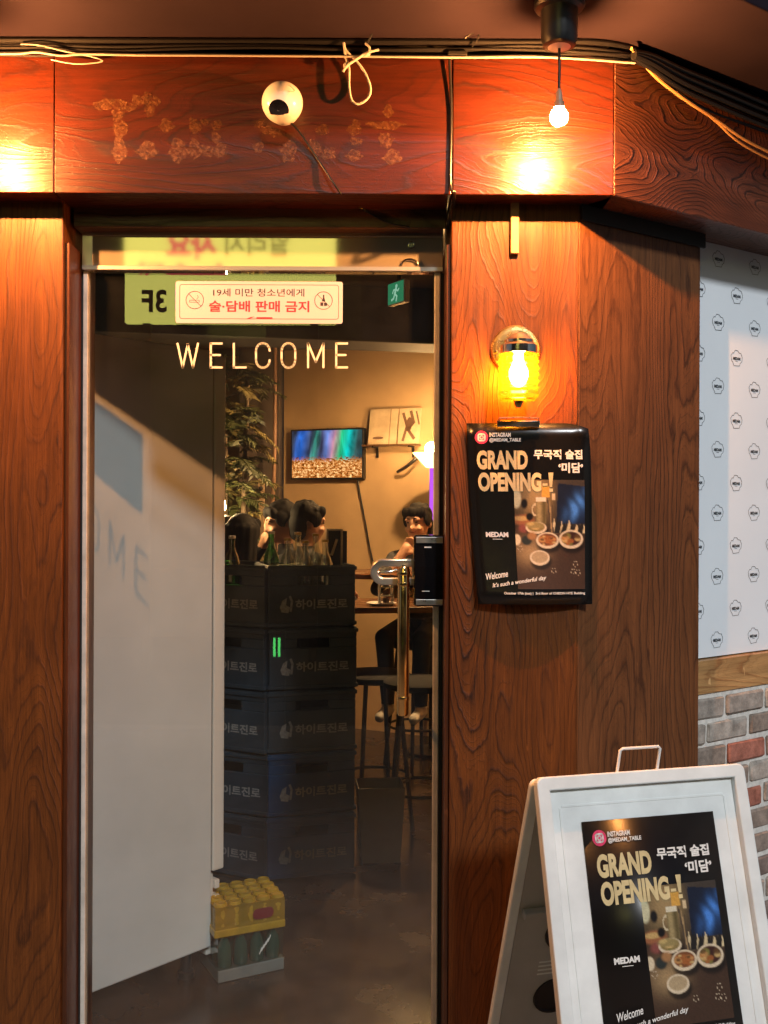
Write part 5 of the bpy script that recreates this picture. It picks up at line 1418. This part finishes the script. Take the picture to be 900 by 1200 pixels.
# facing is yaw: 0 looks at the camera
person(490, 613, 3.55, R(-18), 'smiling person in grey top resting chin on a raised hand at the far table', 'cloth_grey', 'short',
       [((-.17, -.05, .45), (-.20, -.27, .30), (-.07, -.20, .50), (.45, .35, .8)), ((.17, -.05, .45), (.19, -.24, .28), (.0, -.36, .29), (-1, -.15, 0))], (R(4), R(-4)), True, .06, R(-12))
person(285, 628, 2.85, R(165), 'person with long black hair seen from behind, nearest the fridge', 'cloth_black', 'long',
       [((-.17, -.03, .45), (-.20, -.20, .22), (-.05, -.36, .30), (.8, -.6, 0)), ((.17, -.03, .45), (.20, -.20, .22), (.05, -.36, .30), (-.8, -.6, 0))], (R(6), 0), False, .03)
person(329, 612, 3.05, R(-70), 'dark haired person in black leaning the face on a hand behind the bottles', 'cloth_black', 'short',
       [((-.17, -.05, .45), (-.16, -.29, .36), (-.075, -.18, .56), (.35, .2, .9)), ((.17, -.05, .45), (.19, -.22, .26), (.02, -.36, .28), (-.9, -.3, 0))], (R(14), R(0)), False, .07)
person(362, 613, 2.95, R(140), 'dark haired person in charcoal top turned away behind the clear bottles', 'cloth_tan', 'short',
       [((-.17, -.03, .45), (-.20, -.22, .24), (-.04, -.36, .28), (.8, -.5, 0)), ((.17, -.03, .45), (.20, -.22, .24), (.04, -.36, .28), (-.8, -.5, 0))], (R(8), 0), False, .05, R(-25))
for i, (px, Y) in enumerate(((285, 2.87), (329, 3.05), (362, 2.98), (490, 3.6))):
    p = P(px, 600, Y)
    stool((p.x, p.y + (.03 if i else 0)), .2*i, ['dark bar stool under the long haired person', 'dark bar stool under the person leaning on a hand', 'dark bar stool under the person in the charcoal top', 'dark bar stool under the smiling person'][i])
    z_ = [.0]*4

# ------------------------------------------------------------------ across the street (seen mirrored in the door)
bd = thing('street_building', (0, -10.2, -0.12), 'dark two storey building across the street, mirrored in the door', 'building')
MB().box(-13, 13, -4, 0, 0, 6.0).build('wall', 'facade', bd)
MB().box(-13.2, 13.2, -4.1, .15, 6.0, 6.2).build('parapet', 'facade', bd, bevel=.02)
for fz in (.5, 3.4):
    for i in range(9):
        x = -11.5 + i*2.8
        o = MB().box(x, x + 1.6, .002, .05, fz + .4, fz + 2.0).build('window', 'facade_win', bd, bevel=.01)
        MB().box(x - .08, x + 1.68, .002, .12, fz + .28, fz + .38).build('window_sill', 'facade', o)
# yellow lit banner
YS = -7.6
Dm = CAM_D + DOOR_Y + (DOOR_Y - YS)
def mir(px, py):
    return ((px-450)/FPX*Dm, CAM_H + (590-py)/FPX*Dm)
x0_, z1_ = mir(145, 262); x1_, z0_ = mir(392, 379)
yb = thing('banner_sign', ((x0_ + x1_)/2, YS, 0), 'yellow lit banner sign with red lettering and 3F, mirrored in the door', 'sign', math.pi)
hw = (x1_ - x0_)/2
MB().box(-hw, hw, .001, .12, z0_, z1_).build('lightbox', 'sign_yellow', yb)
Wd = 2*hw; Hd = z1_ - z0_
def bt(s, u0, u1, v0, v1, nm, mt, b=.03):
    mb = MB(); text_into(mb, s, -hw + u0*Wd, -hw + u1*Wd, z0_ + v0*Hd, z0_ + v1*Hd, -.003, bold=b); return mb.build(nm, mt, yb, fix=False)
# local +x runs towards the photograph's left after the half turn
bt('3F', .80, .92, .10, .33, 'lettering', 'sign_black')
bt('노스다', .52, .95, .46, .60, 'lettering', 'sign_red', .05)
bt('알리지', .22, .52, .66, .92, 'lettering', 'sign_olive', .01)
bt('사요', .56, .80, .62, .94, 'lettering', 'sign_red', .05)
mb = MB(); mb.quad(-hw + .60*Wd, -hw + .76*Wd, z0_ + .12*Hd, z0_ + .40*Hd, -.002); mb.build('blue_patch', 'sign_blue', yb)
bt('만화', .61, .74, .16, .36, 'lettering', 'sign_pink', .03)
for s_ in (-1, 1): MB().box(s_*hw*.8 - .04, s_*hw*.8 + .04, .03, .11, -.12, z0_ - .001).build('post', 'black_metal', yb)
# unseen bollard, added to carry the green bars mirrored in the door
Yg = -4.9
Dg = CAM_D + DOOR_Y + (DOOR_Y - Yg)
gx = (325-450)/FPX*Dg; gz0 = CAM_H + (590-770)/FPX*Dg; gz1 = CAM_H + (590-748)/FPX*Dg
gb = thing('added_bollard', (gx, Yg, -.12), 'made-up dark bollard with two small green lit bars, mirrored in the door', 'bollard', math.pi)
MB().box(-.06, .06, 0, .10, 0, gz1 + .12 + .05).build('post', 'black_metal', gb, bevel=.005)
for s_ in (-1, 1): MB().box(s_*.018 - .009, s_*.018 + .009, -.006, -.0005, gz0 + .12, gz1 + .12).build('lit_bar', 'green_led', gb)
